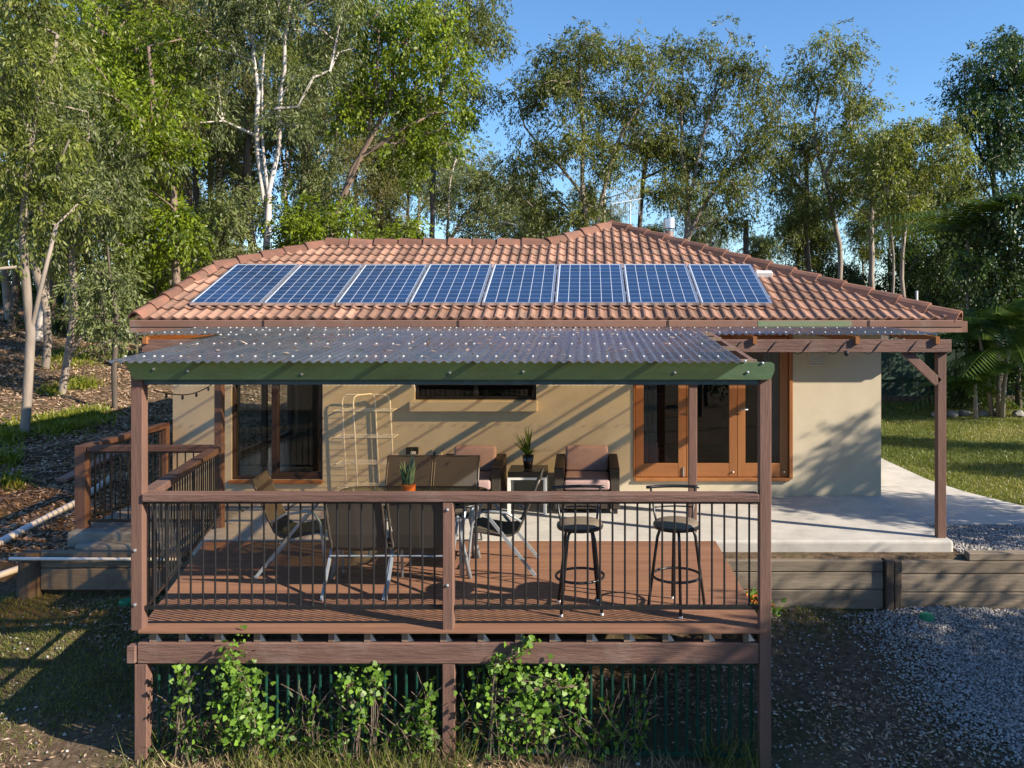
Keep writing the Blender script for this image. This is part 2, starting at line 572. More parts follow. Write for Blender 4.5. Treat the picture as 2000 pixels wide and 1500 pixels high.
xs = np.concatenate([[-600, -250, -120, -70], np.arange(-50, -14, 1.5), np.arange(-14, 1.3, 0.2), [1.44, 1.46], np.arange(1.6, 9, 0.2), np.arange(9, 40, 2.0), [60, 120, 250, 600]])
ys = np.concatenate([[-400, -150, -60, -30, -15, -8, -4, -1], np.arange(1, 9.0, 0.2), [9.0, 9.125, 9.135], [9.2, 9.44, 9.46], np.arange(9.6, 18, 0.25), np.arange(18, 60, 1.0), [75, 120, 250, 500, 1200]])
g = put('ground', grid_mesh('ground', xs, ys, gz, 'ground'), None)
tag(g, 'brown earth with leaf litter and thin grass around the house', 'ground', kind='structure')

lx = np.arange(5.3, 26, 0.5)
ly = np.arange(11.0, 25.5, 0.4)


def lawn_z(X, Y):
    return gz(X, Y)


mb = MB()
o = put('lawn', grid_mesh('lawn', lx, ly, lawn_z, 'lawn', 0.006), None)
tag(o, 'sunlit mown lawn beyond the concrete path', 'lawn', kind='structure')

# concrete path and patio slab
mb = MB()
outline = [(4.16, 10.45), (9.5, 10.45), (9.5, 11.25), (6.0, 11.42), (5.62, 12.3), (5.44, 13.2), (5.38, 15), (5.38, 22), (4.16, 22)]
k = len(outline)
mb.add([(x, y, -0.10) for x, y in outline] + [(x, y, -0.22) for x, y in outline],
       [tuple(range(k))] + [(i, i + k, (i + 1) % k + k, (i + 1) % k) for i in range(k)])
o = mb.build('path', 'concrete', None, bevel=0.01)
tag(o, 'pale concrete path curving round the corner of the house', 'path', kind='structure')
mb = MB().box(-4.42, 4.13, 9.30, 11.575, -0.19, 0.0)
o = mb.build('patio_slab', 'concrete', None, bevel=0.035, seg=3)
tag(o, 'raised concrete patio slab in front of the cream wall', 'patio', kind='structure')
mb = MB().box(-6.05, -4.425, 9.66, 11.56, -0.2, -0.003)
mb.box(-5.85, -4.43, 9.48, 9.655, -0.2, -0.10)
o = mb.build('landing_slab', 'concrete_dk', None, bevel=0.03, seg=3)
tag(o, 'worn concrete landing at the left end of the deck', 'landing', kind='structure')
gx = np.concatenate([np.arange(3.55, 9, 0.25)])
o = put('gravel_bed', grid_mesh('gravel_bed', gx, np.concatenate([np.arange(1.0, 8.9, 0.25), [8.98]]), gz, 'gravel', 0.005), None)
tag(o, 'grey gravel bed below the timber retaining wall', 'gravel bed', kind='structure')
o = put('gravel_strip', grid_mesh('gravel_strip', np.arange(4.17, 9.5, 0.25), np.array([9.2, 9.5, 9.9, 10.2, 10.44]), gz, 'gravel', 0.006), None)
tag(o, 'strip of grey gravel beside the patio slab', 'gravel bed', kind='structure')

# ------------------------------------------------------------------ house
WY = 11.57
house = thing('house', 'single storey cream rendered house with terracotta tiled hip roof', 'house', (-0.8, WY, 0))
XL, XR = -5.76, 4.12
W1 = (-4.94, -3.67, 0.22, 2.25)
W2 = (-2.39, -0.69, 1.33, 1.97)
DR = (0.664, 2.886, 0.234, 2.275)
mb = MB()
T = 0.2
for x0, x1, z0, z1 in ((XL, W1[0], -0.3, 2.42), (W1[0], W1[1], -0.3, W1[2]), (W1[0], W1[1], W1[3], 2.42), (W1[1], W2[0], -0.3, 2.42),
                       (W2[0], W2[1], -0.3, W2[2]), (W2[0], W2[1], W2[3], 2.42), (W2[1], DR[0], -0.3, 2.42), (DR[0], DR[1], -0.3, DR[2]),
                       (DR[0], DR[1], DR[3], 2.42), (DR[1], XR, -0.3, 2.42)):
    mb.box(x0, x1, WY, WY + T, z0, z1)
mb.build('wall', 'wall', house)
mb = MB().box(XR - T, XR, WY + T, 19.4, -0.3, 2.42)
mb.build('wall', 'wall', house)
SW = (13.35, 16.0, 0.2, 2.2)
mb = MB()
mb.box(XL, XL + T, WY + T, SW[0], -0.3, 2.42).box(XL, XL + T, SW[1], 16.9, -0.3, 2.42).box(XL, XL + T, SW[0], SW[1], -0.3, SW[2]).box(XL, XL + T, SW[0], SW[1], SW[3], 2.42)
mb.build('wall', 'wall', house)
MB().box(-3.2, XR - T, 19.2, 19.4, -0.3, 2.42).build('wall', 'wall', house)
MB().box(XL + T, -3.4, 16.7, 16.9, -0.3, 2.42).build('wall', 'wall', house)
MB().box(-3.4, -3.2, 16.7, 19.4, -0.3, 2.42).build('wall', 'wall', house)
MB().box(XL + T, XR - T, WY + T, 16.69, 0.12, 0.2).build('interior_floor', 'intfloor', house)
MB().box(-3.19, XR - T, 16.695, 19.19, 0.12, 0.2).build('interior_floor', 'intfloor', house)
MB().box(XL + T, XR - T, WY + T, 16.69, 2.36, 2.415).build('ceiling', 'int', house)
MB().box(-3.19, XR - T, 16.695, 19.19, 2.36, 2.415).build('ceiling', 'int', house)
MB().box(-3.3, -3.2, WY + T + 0.005, 16.69, 0.203, 2.357).build('partition', 'int', house)
MB().box(-0.3, -0.2, WY + T + 0.005, 19.195, 0.203, 2.357).build('partition', 'int', house)
MB().box(-5.55, -3.305, 16.6, 16.7, 0.203, 2.357).build('partition', 'int', house)
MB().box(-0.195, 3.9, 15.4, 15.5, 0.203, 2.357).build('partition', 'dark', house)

# side sliding door seen through the left window
mb = MB()
for y0 in (SW[0], (SW[0] + SW[1]) / 2 - 0.05, SW[1] - 0.1):
    mb.box(XL + 0.04, XL + 0.12, y0, y0 + 0.1, SW[2], SW[3])
mb.box(XL + 0.04, XL + 0.12, SW[0], SW[1], SW[2] - 0.0, SW[2] + 0.08).box(XL + 0.04, XL + 0.12, SW[0], SW[1], SW[3] - 0.08, SW[3])
wn = mb.build('window', 'bronze', house)
MB().box(XL + 0.075, XL + 0.08, SW[0] + 0.1, SW[1] - 0.1, SW[2] + 0.08, SW[3] - 0.08).build('pane', 'glass', wn)

# left front window: brown frame, two lights
x0, x1, z0, z1 = W1
mb = MB()
fw = 0.035
mb.box(x0, x0 + fw, WY + 0.02, WY + 0.12, z0, z1).box(x1 - fw, x1, WY + 0.02, WY + 0.12, z0, z1)
mb.box(x0 + fw, x1 - fw, WY + 0.02, WY + 0.12, z1 - fw, z1).box(x0 + fw, x1 - fw, WY + 0.02, WY + 0.12, z0, z0 + fw)
xm = -4.35
mb.box(xm - 0.045, xm + 0.045, WY + 0.03, WY + 0.11, z0 + fw, z1 - fw)
mb.box(xm + 0.045, x1 - fw, WY + 0.035, WY + 0.1, z0 + fw, z0 + fw + 0.06)
wn = mb.build('window', 'winbrown', house, bevel=0.004)
MB().box(x0 + fw, xm - 0.045, WY + 0.07, WY + 0.075, z0 + fw, z1 - fw).build('pane', 'glass', wn)
MB().box(xm + 0.045, x1 - fw, WY + 0.055, WY + 0.06, z0 + fw + 0.06, z1 - fw).build('pane', 'glass', wn)
MB().box(x0 - 0.03, x1 + 0.005, WY - 0.06, WY + 0.015, z0 - 0.045, z0 - 0.002).build('sill', 'timber_h', wn, bevel=0.005)

# high kitchen window
x0, x1, z0, z1 = W2
mb = MB()
fw = 0.045
mb.box(x0, x0 + fw, WY + 0.07, WY + 0.16, z0, z1).box(x1 - fw, x1, WY + 0.07, WY + 0.16, z0, z1)
mb.box(x0 + fw, x1 - fw, WY + 0.07, WY + 0.16, z1 - fw, z1).box(x0 + fw, x1 - fw, WY + 0.07, WY + 0.16, z0, z0 + fw)
xm = (x0 + x1) / 2
mb.box(xm - 0.03, xm + 0.03, WY + 0.08, WY + 0.15, z0 + fw, z1 - fw)
wn = mb.build('window', 'bronze', house, bevel=0.003)
for a, b in ((x0 + fw, xm - 0.03), (xm + 0.03, x1 - fw)):
    MB().box(a, b, WY + 0.11, WY + 0.115, z0 + fw, z1 - fw).build('pane', 'glass_dk', wn)
MB().box(x0 - 0.05, x1 + 0.02, WY - 0.11, WY + 0.06, z0 - 0.15, z0 - 0.004).build('sill', 'wall', wn, bevel=0.008)

# bifold doors
x0, x1, z0, z1 = DR
mb = MB()
mb.box(x0, x0 + 0.025, WY - 0.02, WY + 0.14, z0, z1).box(x1 - 0.05, x1, WY - 0.02, WY + 0.14, z0, z1)
mb.box(x0 + 0.025, x1 - 0.05, WY - 0.02, WY + 0.14, z1 - 0.05, z1)
mb.box(x0 + 0.025, x1 - 0.05, WY - 0.04, WY + 0.14, z0 - 0.03, z0 + 0.012)
mb.build('door_frame', 'timber', house, bevel=0.004)
lx0, lx1 = x0 + 0.03, x1 - 0.055
lw = (lx1 - lx0) / 3
for i in range(3):
    a = lx0 + i * lw + 0.003
    b = lx0 + (i + 1) * lw - 0.003
    y0, y1 = WY + 0.03, WY + 0.075
    zb, zt = z0 + 0.02, z1 - 0.055
    st = 0.11
    mb = MB().box(a, a + st, y0, y1, zb, zt).box(b - st, b, y0, y1, zb, zt)
    lf = mb.build('door_leaf', 'timber', house, bevel=0.004)
    mb = MB().box(a + st, b - st, y0 + 0.002, y1 - 0.002, zb, zb + 0.19)
    mb.build('rail', 'timber_h', lf, bevel=0.003)
    MB().box(a + st, b - st, y0 + 0.002, y1 - 0.002, zt - 0.11, zt).build('rail', 'timber_h', lf, bevel=0.003)
    MB().box(a + st, b - st, y0 + 0.02, y0 + 0.026, zb + 0.19, zt - 0.11).build('pane', 'glass_dk', lf)
    if i:
        MB().tube([(a + 0.04, y0, 1.2), (a + 0.04, y0 - 0.05, 1.2), (a + 0.14, y0 - 0.05, 1.2)], 0.009, 8).build('handle', 'galv', lf, smooth=True)
    else:
        MB().box(b - 0.045, b - 0.03, y0 - 0.02, y0 - 0.002, zb + 0.01, zb + 0.14).build('bolt', 'galv', lf)
    MB().lathe([(0.0, 0.012), (0.014, 0.008), (0.018, 0)], (a + 0.05 if i == 0 else b - 0.06, y0 - 0.012, zb + 0.07), 10).build('knob', 'galv', lf)

# curtains and a chair inside the door room
def curtain(xa, xb, y, za, zb, label):
    mb = MB()
    n = 60
    v = []
    for i in range(n + 1):
        x = xa + (xb - xa) * i / n
        yy = y + 0.035 * math.sin(i * 0.95) + 0.01 * math.sin(i * 2.3)
        v += [(x, yy, za), (x, yy, zb)]
    mb.add(v, [(2 * i, 2 * i + 2, 2 * i + 3, 2 * i + 1) for i in range(n)])
    o = mb.build('curtain', 'curtain', None, smooth=True)
    tag(o, label, 'curtain')


curtain(0.78, 1.02, WY + 0.3, 0.22, 2.25, 'pale curtain gathered behind the left door leaf')
curtain(2.55, 2.78, WY + 0.34, 0.22, 2.25, 'pale curtain gathered behind the right door leaf')
t = thing('sofa', 'dark red sofa inside the room behind the bifold doors', 'sofa', (1.7, 14.4, 0.2))
MB().box(1.0, 2.5, 14.1, 14.9, 0.3, 0.6).build('seat', 'redsofa', t, bevel=0.05, seg=3)
MB().box(1.0, 2.5, 14.72, 14.95, 0.62, 1.1).build('backrest', 'redsofa', t, bevel=0.06, seg=3)
for xx in (1.1, 2.4):
    MB().box(xx - 0.03, xx + 0.03, 14.2, 14.26, 0.2, 0.3).build('leg', 'dark', t)

# wall fittings
t = thing('wall_vent', 'small louvred vent box high on the wall right of the doors', 'vent', (3.18, WY, 1.82))
MB().box(3.10, 3.28, WY - 0.05, WY, 1.81, 2.0).build('housing', 'wall', t, bevel=0.004)
for i in range(5):
    z = 1.83 + i * 0.034
    MB().beam((3.115, WY - 0.055, z), (3.265, WY - 0.055, z), 0.028, 0.006, (0, -0.6, 0.8)).build('louvre', 'white', t)
t = thing('outlet_box', 'black outdoor power outlet on the wall behind the snake plant', 'outlet', (-2.41, WY, 0.63))
MB().box(-2.50, -2.33, WY - 0.05, WY, 0.58, 0.68).build('box', 'black', t, bevel=0.008)
MB().box(-2.43, -2.36, WY - 0.056, WY - 0.05, 0.585, 0.625).build('plate', 'white', t)
t = thing('tap_box', 'beige wall box left of the left armchair', 'outlet', (-2.07, WY, 0.6))
MB().box(-2.14, -2.0, WY - 0.04, WY, 0.56, 0.65).build('box', 'wall', t, bevel=0.005)
MB().tube([(-2.1, WY - 0.042, 0.61), (-2.1, WY - 0.09, 0.61), (-2.1, WY - 0.09, 0.57)], 0.014, 8).build('spout', 'black', t)

# ------------------------------------------------------------------ tiled roof
PITCH = math.atan(0.408)


def rz_(Y):                      # front roof plane height
    return 2.59 + 0.408 * (Y - 11.49)


EY, EXL, EXR = 11.17, -6.06, 5.02
A_ = (-5.86, 13.11)
B_ = (-4.43, 14.24)
C_ = (-0.65, 14.24)
D_ = (0.48, 15.28)
apexz = rz_(D_[1])
ez = rz_(EY)
YB = 19.9
V = [(EXL, EY, ez), (EXR, EY, ez), (*D_, apexz), (*C_, rz_(C_[1])), (*B_, rz_(B_[1])), (*A_, rz_(A_[1])),
     (D_[0], 15.72, apexz), (EXR, YB, ez), (EXL - 0.3, 17.3, ez), (EXL - 0.3, 13.0, ez), (-3.7, 17.3, ez), (-3.7, YB, ez)]
V = [(x, y, z - 0.045) for x, y, z in V]
mb = MB().add(V, [(0, 1, 2, 3, 4, 5), (1, 7, 6, 2), (2, 6, 11, 10, 3), (6, 7, 11), (4, 3, 10, 8), (4, 8, 9, 5), (9, 0, 5)])
roof = mb.build('roof', 'tile', house)
roof['kind'] = 'structure'
del roof['kind']

# one roman tile, local frame: u right, v up the slope, n off the roof
TW, EXP = 0.31, 0.314 / math.cos(PITCH)


def tile_bm():
    bm = bmesh.new()
    nu = 12
    prof = []
    for i in range(nu + 1):
        u = TW * i / nu
        ph = (u / (TW / 2)) % 1.0
        h = 0.030 * max(0.0, math.sin(math.pi * min(1, ph / 0.55))) ** 0.8 if ph < 0.55 else -0.004 * math.sin(math.pi * (ph - 0.55) / 0.45)
        prof.append((u * 0.985 + 0.002, h))
    lo = [bm.verts.new((u, 0, h + 0.030)) for u, h in prof]
    hi = [bm.verts.new((u, EXP * 1.08, h + 0.002)) for u, h in prof]
    ed = [bm.verts.new((u, 0.003, h * 0.75 + 0.004)) for u, h in prof]
    for i in range(nu):
        bm.faces.new((lo[i], lo[i + 1], hi[i + 1], hi[i]))
        bm.faces.new((ed[i], ed[i + 1], lo[i + 1], lo[i]))
    for q in (0, nu):
        bm.faces.new((lo[q], hi[q], ed[q]))
    return bm


def tile_me(bm, name='roof_tile'):
    me = bpy.data.meshes.new(name)
    bm.normal_update()
    bm.to_mesh(me)
    me.materials.append(M['tile'])
    return me


_b = tile_bm()
TILE = tile_me(_b)
_b.free()
ROT = Matrix(((1, 0, 0), (0, math.cos(PITCH), -math.sin(PITCH)), (0, math.sin(PITCH), math.cos(PITCH)))).to_4x4()


def side(p, a, b):
    return (b[0] - a[0]) * (p[1] - a[1]) - (b[1] - a[1]) * (p[0] - a[0])


LIMS_L = [((EXL, EY - 0.3), A_), (A_, B_), (B_, C_)]      # keep right of these (walking up/right)
LIMS_R = [(C_, D_), (D_, (EXR, EY))]
LIMS_L[0] = ((EXL + (EXL - A_[0]) * 0.15, EY - 0.29), A_)


def limits(x):
    return LIMS_L if x < C_[0] else LIMS_R


jr = random.Random(3)
hidden = bmesh.new()
nrow = int((D_[1] - EY) / 0.314) + 2
cand = []
for r in range(nrow):
    y0 = EY - 0.02 + r * 0.314
    ncol = int((EXR - EXL) / TW) + 2
    for c in range(ncol):
        x0 = EXL - 0.15 + c * TW
        corners = [(x0, y0), (x0 + TW, y0), (x0 + TW, y0 + 0.33), (x0, y0 + 0.33)]
        lim = limits(x0 + TW / 2)
        ins = [all(side(p, a, b) < 0 for a, b in lim) for p in corners]
        if not any(ins):
            continue
        under = (y0 > 11.55 and y0 < 12.85 and -5.2 < x0 < 2.45)
        cand.append((x0, y0, lim, all(ins), under, corners))
vis = [c for c in cand if not c[4]]
single = set(id(c) for c in vis[:300])
for cnd in cand:
    x0, y0, lim, whole, under, corners = cnd
    mtx = Matrix.Translation((x0, y0, rz_(y0) + jr.uniform(-0.002, 0.003))) @ ROT @ Matrix.Rotation(jr.uniform(-0.006, 0.006), 4, 'Z')
    if whole and id(cnd) in single:
        o = put('roof_tile', TILE, None)
        o.parent = roof
        o.matrix_local = mtx
        continue
    bm = tile_bm()
    bmesh.ops.transform(bm, matrix=mtx, verts=bm.verts)
    if not whole:
        for a, b in lim:
            if any(side(p, a, b) >= 0 for p in corners):
                d = Vector((b[0] - a[0], b[1] - a[1], 0))
                nrm = Vector((-d.y, d.x, 0)).normalized()
                bmesh.ops.bisect_plane(bm, geom=bm.verts[:] + bm.edges[:] + bm.faces[:], plane_co=(a[0], a[1], 0), plane_no=nrm, clear_outer=True)
    if not bm.faces:
        bm.free()
        continue
    if id(cnd) in single:
        o = put('roof_tile', tile_me(bm), None)
        adopt(o, roof)
    else:
        tmp = bpy.data.meshes.new('t')
        bm.to_mesh(tmp)
        hidden.from_mesh(tmp)
        bpy.data.meshes.remove(tmp)
    bm.free()
o = put('roof_tiles', tile_me(hidden, 'roof_tiles'), None)
adopt(o, roof)
o['kind'] = 'stuff'
hidden.free()


def caps(a, b, n, w=0.13, start=0.0):
    """overlapping angular ridge pieces from a (low) to b (high)"""
    a, b = Vector(a), Vector(b)
    d = (b - a)
    L = d.length
    d.normalize()
    s = d.cross(Vector((0, 0, 1))).normalized()
    u = s.cross(d).normalized()
    step = L / n
    for i in range(n):
        p0 = a + d * (i * step - 0.02)
        p1 = a + d * ((i + 1) * step + 0.03)
        v = []
        prof = [(-1, -0.55), (-0.62, 0.12), (-0.3, 0.42), (0, 0.5), (0.3, 0.42), (0.62, 0.12), (1, -0.55)]
        for p, lift, k in ((p0, 0.028, 1.06), (p1, 0.0, 0.94)):
            for x, h in prof:
                v.append(p + s * (x * w * k) + u * (h * w * k + lift))
        for x, h in prof:
            v.append(p0 + s * (x * w * 0.9) + u * (h * w * 0.9 + 0.01))
        m_ = len(prof)
        f = [(j, j + 1, m_ + j + 1, m_ + j) for j in range(m_ - 1)] + [(2 * m_ + j, 2 * m_ + j + 1, j + 1, j) for j in range(m_ - 1)]
        jit = Vector((0, 0, jr.uniform(-0.006, 0.006)))
        MB().add([q + jit for q in v], f).build('ridge_cap', 'ridge', roof)


def r3(p, dz=0.03):
    return (p[0], p[1], rz_(p[1]) + dz)


caps(r3((EXL, EY)), r3(A_), 6, 0.12)
caps(r3(A_), r3(B_), 5, 0.13)
caps(r3(B_), r3(C_), 9, 0.12)
caps(r3(C_), r3(D_), 4, 0.13)
caps(r3((EXR, EY)), r3(D_), 15, 0.135)
caps((D_[0], D_[1] + 0.1, apexz + 0.03), (D_[0], 15.72, apexz + 0.03), 1, 0.13)

# gutter, fascia, soffit
mb = MB()
GY = 11.07
gpts = [(GY + 0.11, 0.150), (GY + 0.012, 0.165), (GY, 0.155), (GY, 0.075), (GY + 0.012, 0.067), (GY + 0.004, 0.0), (GY + 0.11, 0.0)]
v, f = [], []
for x in (EXL - 0.03, EXR + 0.01):
    v += [(x, y, 2.289 + z) for y, z in gpts]
q = len(gpts)
f = [(i, i + 1, q + i + 1, q + i) for i in range(q - 1)] + [tuple(range(q))[::-1], tuple(range(q, 2 * q))]
mb.add(v, f)
gut = mb.build('gutter', 'gutter', house)
MB().box(2.3, 3.55, GY - 0.003, GY - 0.0005, 2.367, 2.442).build('gutter_patch', 'gutter_green', gut)
for x in (-4.3, -1.7, 1.1, 3.78):
    MB().box(x - 0.012, x + 0.012, GY - 0.006, GY - 0.001, 2.30, 2.45).build('bracket', 'winbrown', gut)
MB().box(EXL, EXR, GY + 0.115, GY + 0.14, 2.30, 2.44).build('fascia', 'brown_x', house)
MB().box(EXL, EXR, GY + 0.145, WY - 0.002, 2.31, 2.325).build('soffit', 'wall', house)
MB().box(EXR - 0.02, EXR + 0.09, GY + 0.03, YB, 2.29, 2.44).build('gutter', 'gutter', house)

# flue, vent pipe, antenna
fx, fy = 1.56, 15.5
t = thing('chimney_flue', 'brown steel chimney flue with bright cap behind the right hip', 'flue', (fx, fy, 3.6))
MB().lathe([(0.082, 0), (0.082, 0.62)], (fx, fy, 3.45), 20).build('pipe', 'flue', t, smooth=True)
MB().lathe([(0.0, 0.19), (0.10, 0.19), (0.11, 0.17), (0.11, 0), (0.09, 0)], (fx, fy, 4.12), 20).build('cap', 'alu', t, smooth=False)
t = thing('vent_pipe', 'thin grey vent pipe standing behind the right roof corner', 'pipe', (4.62, 11.75, 2.5))
MB().tube([(4.68, 11.72, 2.5), (4.68, 11.72, 2.86)], 0.016, 8).build('pipe', 'pvc', t)
ay = 16.6
t = thing('tv_antenna', 'fine television antenna of many thin rods above the roof apex', 'antenna', (*P(1232, 470, ay),))
MB().tube([P(1231, 480, ay), P(1231, 398, ay)], 0.016, 8).build('mast', 'alu', t)
a0, a1 = P(1194, 398, ay), P(1252, 388, ay + 0.6)
MB().tube([a0, a1], 0.012, 6).build('boom', 'alu', t)
for i in range(15):
    p = a0.lerp(a1, (i + 0.3) / 15)
    h = 0.26 if i < 12 else 0.34
    MB().tube([p + Vector((0, 0, -h)), p + Vector((0, 0, h))], 0.0035, 5).build('rod', 'alu_leg', t)
MB().tube([P(1231, 398, ay), P(1231, 420, ay), P(1252, 414, ay)], 0.008, 6).build('brace', 'alu', t)

# ------------------------------------------------------------------ solar panels
PXL, PXR = (370 - CX) / 141.0, (1512 - CX) / 141.0
pw = (PXR - PXL) / 8
pbY, pbZ = 11.49, 2.683
PROT = ROT
cellme = MB().box(0, 0.152, 0, 0.152, 0, 0.0012).mesh('solar_cell')
cellme.materials.append(M['cell'])
ordn = ['leftmost solar panel of the rooftop row, nearest the left hip', 'second solar panel from the left in the rooftop row', 'third solar panel from the left in the rooftop row',
        'fourth solar panel from the left in the rooftop row', 'fourth solar panel from the right in the rooftop row', 'third solar panel from the right in the rooftop row',
        'second solar panel from the right in the rooftop row', 'rightmost solar panel of the rooftop row, beside the white bracket']
frame_me = None
for i in range(8):
    t = thing('solar_panel', ordn[i], 'solar panel', group='solar panels on the tiled roof')
    t.matrix_world = Matrix.Translation((PXL + i * pw, pbY, pbZ + jr.uniform(-0.004, 0.004))) @ PROT
    w, h = pw - 0.022, 1.65
    if frame_me is None:
        mbf = MB()
        e = 0.022
        mbf.box(0, w, 0, e, -0.035, 0.006).box(0, w, h - e, h, -0.035, 0.006).box(0, e, e, h - e, -0.035, 0.006).box(w - e, w, e, h - e, -0.035, 0.006)
        frame_me = mbf.mesh('frame')
        frame_me.materials.append(M['alu'])
        back_me = MB().box(e, w - e, e, h - e, -0.008, 0.0).mesh('backsheet')
        back_me.materials.append(M['sheet'])
    for nm, me in (('frame', frame_me), ('backsheet', back_me)):
        o = bpy.data.objects.new(nm, me)
        COL.objects.link(o)
        o.parent = t
    cw = (w - 2 * e - 0.02) / 6
    ch = (h - 2 * e - 0.02) / 10
    for a in range(6):
        for b in range(10):
            o = bpy.data.objects.new('solar_cell', cellme)
            COL.objects.link(o)
            o.parent = t
            o.location = (e + 0.01 + a * cw + 0.0045, e + 0.01 + b * ch + 0.004, 0.0004)
            o.scale = ((cw - 0.009) / 0.152, (ch - 0.008) / 0.152, 1)
    if i:
        for b in (0.35, 1.3):
            o = put('clamp', MB().box(-0.02, -0.002, b, b + 0.05, -0.03, 0.009).mesh('clamp'), 'alu')
            o.parent = t
for k_, b in ((0, 0.38), (1, 1.30)):
    yy = pbY + b * math.cos(PITCH)
    zz = pbZ + b * math.sin(PITCH) - 0.06
    t = thing('mounting_rail', ['aluminium mounting rail under the lower half of the solar panels', 'white end of the upper mounting rail poking out past the rightmost solar panel'][k_], 'rail', (PXR, yy, zz))
    MB().beam((PXL + 0.1, yy, zz), (PXR + (0.02 if k_ == 0 else 0.06), yy, zz), 0.06, 0.045, (0, -0.38, 0.92)).build('rail', 'alu', t)
    if k_:
        MB().beam((PXR - 0.005, yy, zz + 0.025), (PXR + 0.24, yy, zz + 0.025), 0.10, 0.085, (0, -0.38, 0.92)).build('end_cover', 'white', t, bevel=0.006)
    for x in (PXL + 0.6, PXL + 2.6, PXL + 4.6, PXR - 0.4, PXR + 0.17):
        if x < PXR or k_:
            MB().box(x - 0.02, x + 0.02, yy - 0.02, yy + 0.03, zz - 0.07, zz - 0.024).build('foot', 'galv', t)

# ------------------------------------------------------------------ timber deck
deck = thing('timber_deck', 'raised brown timber deck with open front on posts', 'deck', (-1.1, 6.7, -1.1))
DYF, DYB = 6.665, 9.295


def dleft(y):
    return -3.60 - 0.66 * (y - DYF) / (DYB - DYF)


nb = 29
bw = (DYB - DYF - 0.0) / nb
for i in range(nb):
    y0 = DYF + i * bw
    y1 = y0 + bw - 0.006
    xr = 1.455
    v = [(dleft(y0), y0, -0.022), (xr, y0, -0.022), (xr, y1, -0.022), (dleft(y1), y1, -0.022)]
    dz = jr.uniform(-0.0015, 0.0015)
    v += [(x, y, dz) for x, y, z in v]
    MB().add(v, [(0, 3, 2, 1), (4, 5, 6, 7), (0, 1, 5, 4), (1, 2, 6, 5), (2, 3, 7, 6), (3, 0, 4, 7)]).build('deck_board', 'deck', deck, bevel=0.003)
for px in (300, 357, 427, 503, 576, 648, 718, 791, 866, 939, 1012, 1079, 1151, 1224, 1299, 1379, 1456):
    x = (px - CX) / 240.5
    j = MB().box(x - 0.0225, x + 0.0225, DYF + 0.05, DYB - 0.01, -0.108, -0.0225).build('joist', 'joist', deck)
    MB().add([(x + 0.024, DYF + 0.055, -0.104), (x + 0.075, DYF + 0.06, -0.104), (x + 0.024, DYF + 0.06, -0.030), (x + 0.024, DYF + 0.11, -0.104)],
             [(0, 1, 2), (0, 3, 1), (0, 2, 3), (1, 3, 2)]).build('joist_bracket', 'galv', j)
MB().beam((-3.625, 6.75, -0.195), (1.40, 6.75, -0.198), 0.10, 0.17).build('bearer', 'brown_x', deck, bevel=0.008)
MB().beam((-3.70, 6.725, -0.20), (-3.63, 6.725, -0.20), 0.09, 0.14).build('bearer_end', 'brown_x', deck, bevel=0.006)
MB().beam((-4.0, 8.3, -0.195), (1.40, 8.3, -0.195), 0.10, 0.17).build('bearer', 'brown_x', deck)
for x in (-3.60, -1.11):
    MB().box(x - 0.05, x + 0.05, 6.705, 6.80, gz1(x, 6.75) - 0.15, -0.285).build('post', 'brown', deck, bevel=0.005)
for x in (-3.7, -1.11, 1.3):
    MB().box(x - 0.05, x + 0.05, 8.25, 8.35, gz1(x, 8.3) - 0.15, -0.285).build('post', 'brown', deck, bevel=0.005)

# ------------------------------------------------------------------ patio cover
cover = thing('patio_cover', 'deck cover of smoky corrugated sheets behind a green fascia', 'patio cover', (-1.1, 7.9, 0))


def sz(Y):                        # sheet height
    return 2.172 + 0.0718 * (Y - 6.6)


MB().box(-3.676, -3.582, 6.70, 6.79, -0.012, 2.06).build('post', 'brown', cover, bevel=0.005)
for z in (1.0 - 0.36, 0.30 - 0.1):
    MB().lathe([(0, 0), (0.013, 0), (0.013, 0.012), (0, 0.018)], (0, 0, 0), 8).build('bolt', 'galv', cover).matrix_local = Matrix.Translation(Vector((-3.64, 6.70, z)) - cover.location) @ Matrix.Rotation(R(90), 4, 'X')
MB().box(1.405, 1.50, 6.70, 6.79, gz1(1.45, 6.7) - 0.15, 2.06).build('post', 'brown', cover, bevel=0.005)
MB().box(-4.40, -4.31, 9.82, 9.91, -0.006, 2.10).build('post', 'brown', cover, bevel=0.005)
MB().box(1.20, 1.295, 9.64, 9.73, 0.0, 2.10).build('post', 'brown', cover, bevel=0.005)
xa, xb = -3.70, 1.515
v = [(xa, 6.655, 2.16), (xa + 0.07, 6.655, 2.022), (xb - 0.03, 6.655, 2.022), (xb, 6.655, 2.09), (xb, 6.655, 2.145), (xb - 0.02, 6.655, 2.16)]
v2 = [(x, 6.695, z) for x, y, z in v]
mb = MB().add(v + v2, [(0, 1, 2, 3, 4, 5), tuple(range(11, 5, -1))] + [(i, i + 6, (i + 1) % 6 + 6, (i + 1) % 6) for i in range(6)])
fas = mb.build('fascia', 'fascia', cover)
for px, py in ((301, 721), (368, 701 + 24), (590, 731), (879, 728), (1022, 726), (1318, 728), (1455, 705), (1489, 709), (1460, 727)):
    p = P(px, py, 6.655)
    MB().lathe([(0, 0.0), (0.011, 0.0), (0.011, 0.012), (0, 0.016)], (0, 0, 0), 8).build('bolt', 'galv', fas).matrix_local = Matrix.Translation(p) @ Matrix.Rotation(R(90), 4, 'X')
MB().box(-3.58, 1.40, 6.72, 6.77, 1.975, 2.10).build('beam', 'fascia_in', cover, bevel=0.003)
for x in (-3.62, -1.95, -0.28, 1.43):
    MB().beam((x, 6.775, sz(6.775) - 0.10), (x, 9.35, sz(9.35) - 0.10), 0.045, 0.09).build('rafter', 'brown', cover)
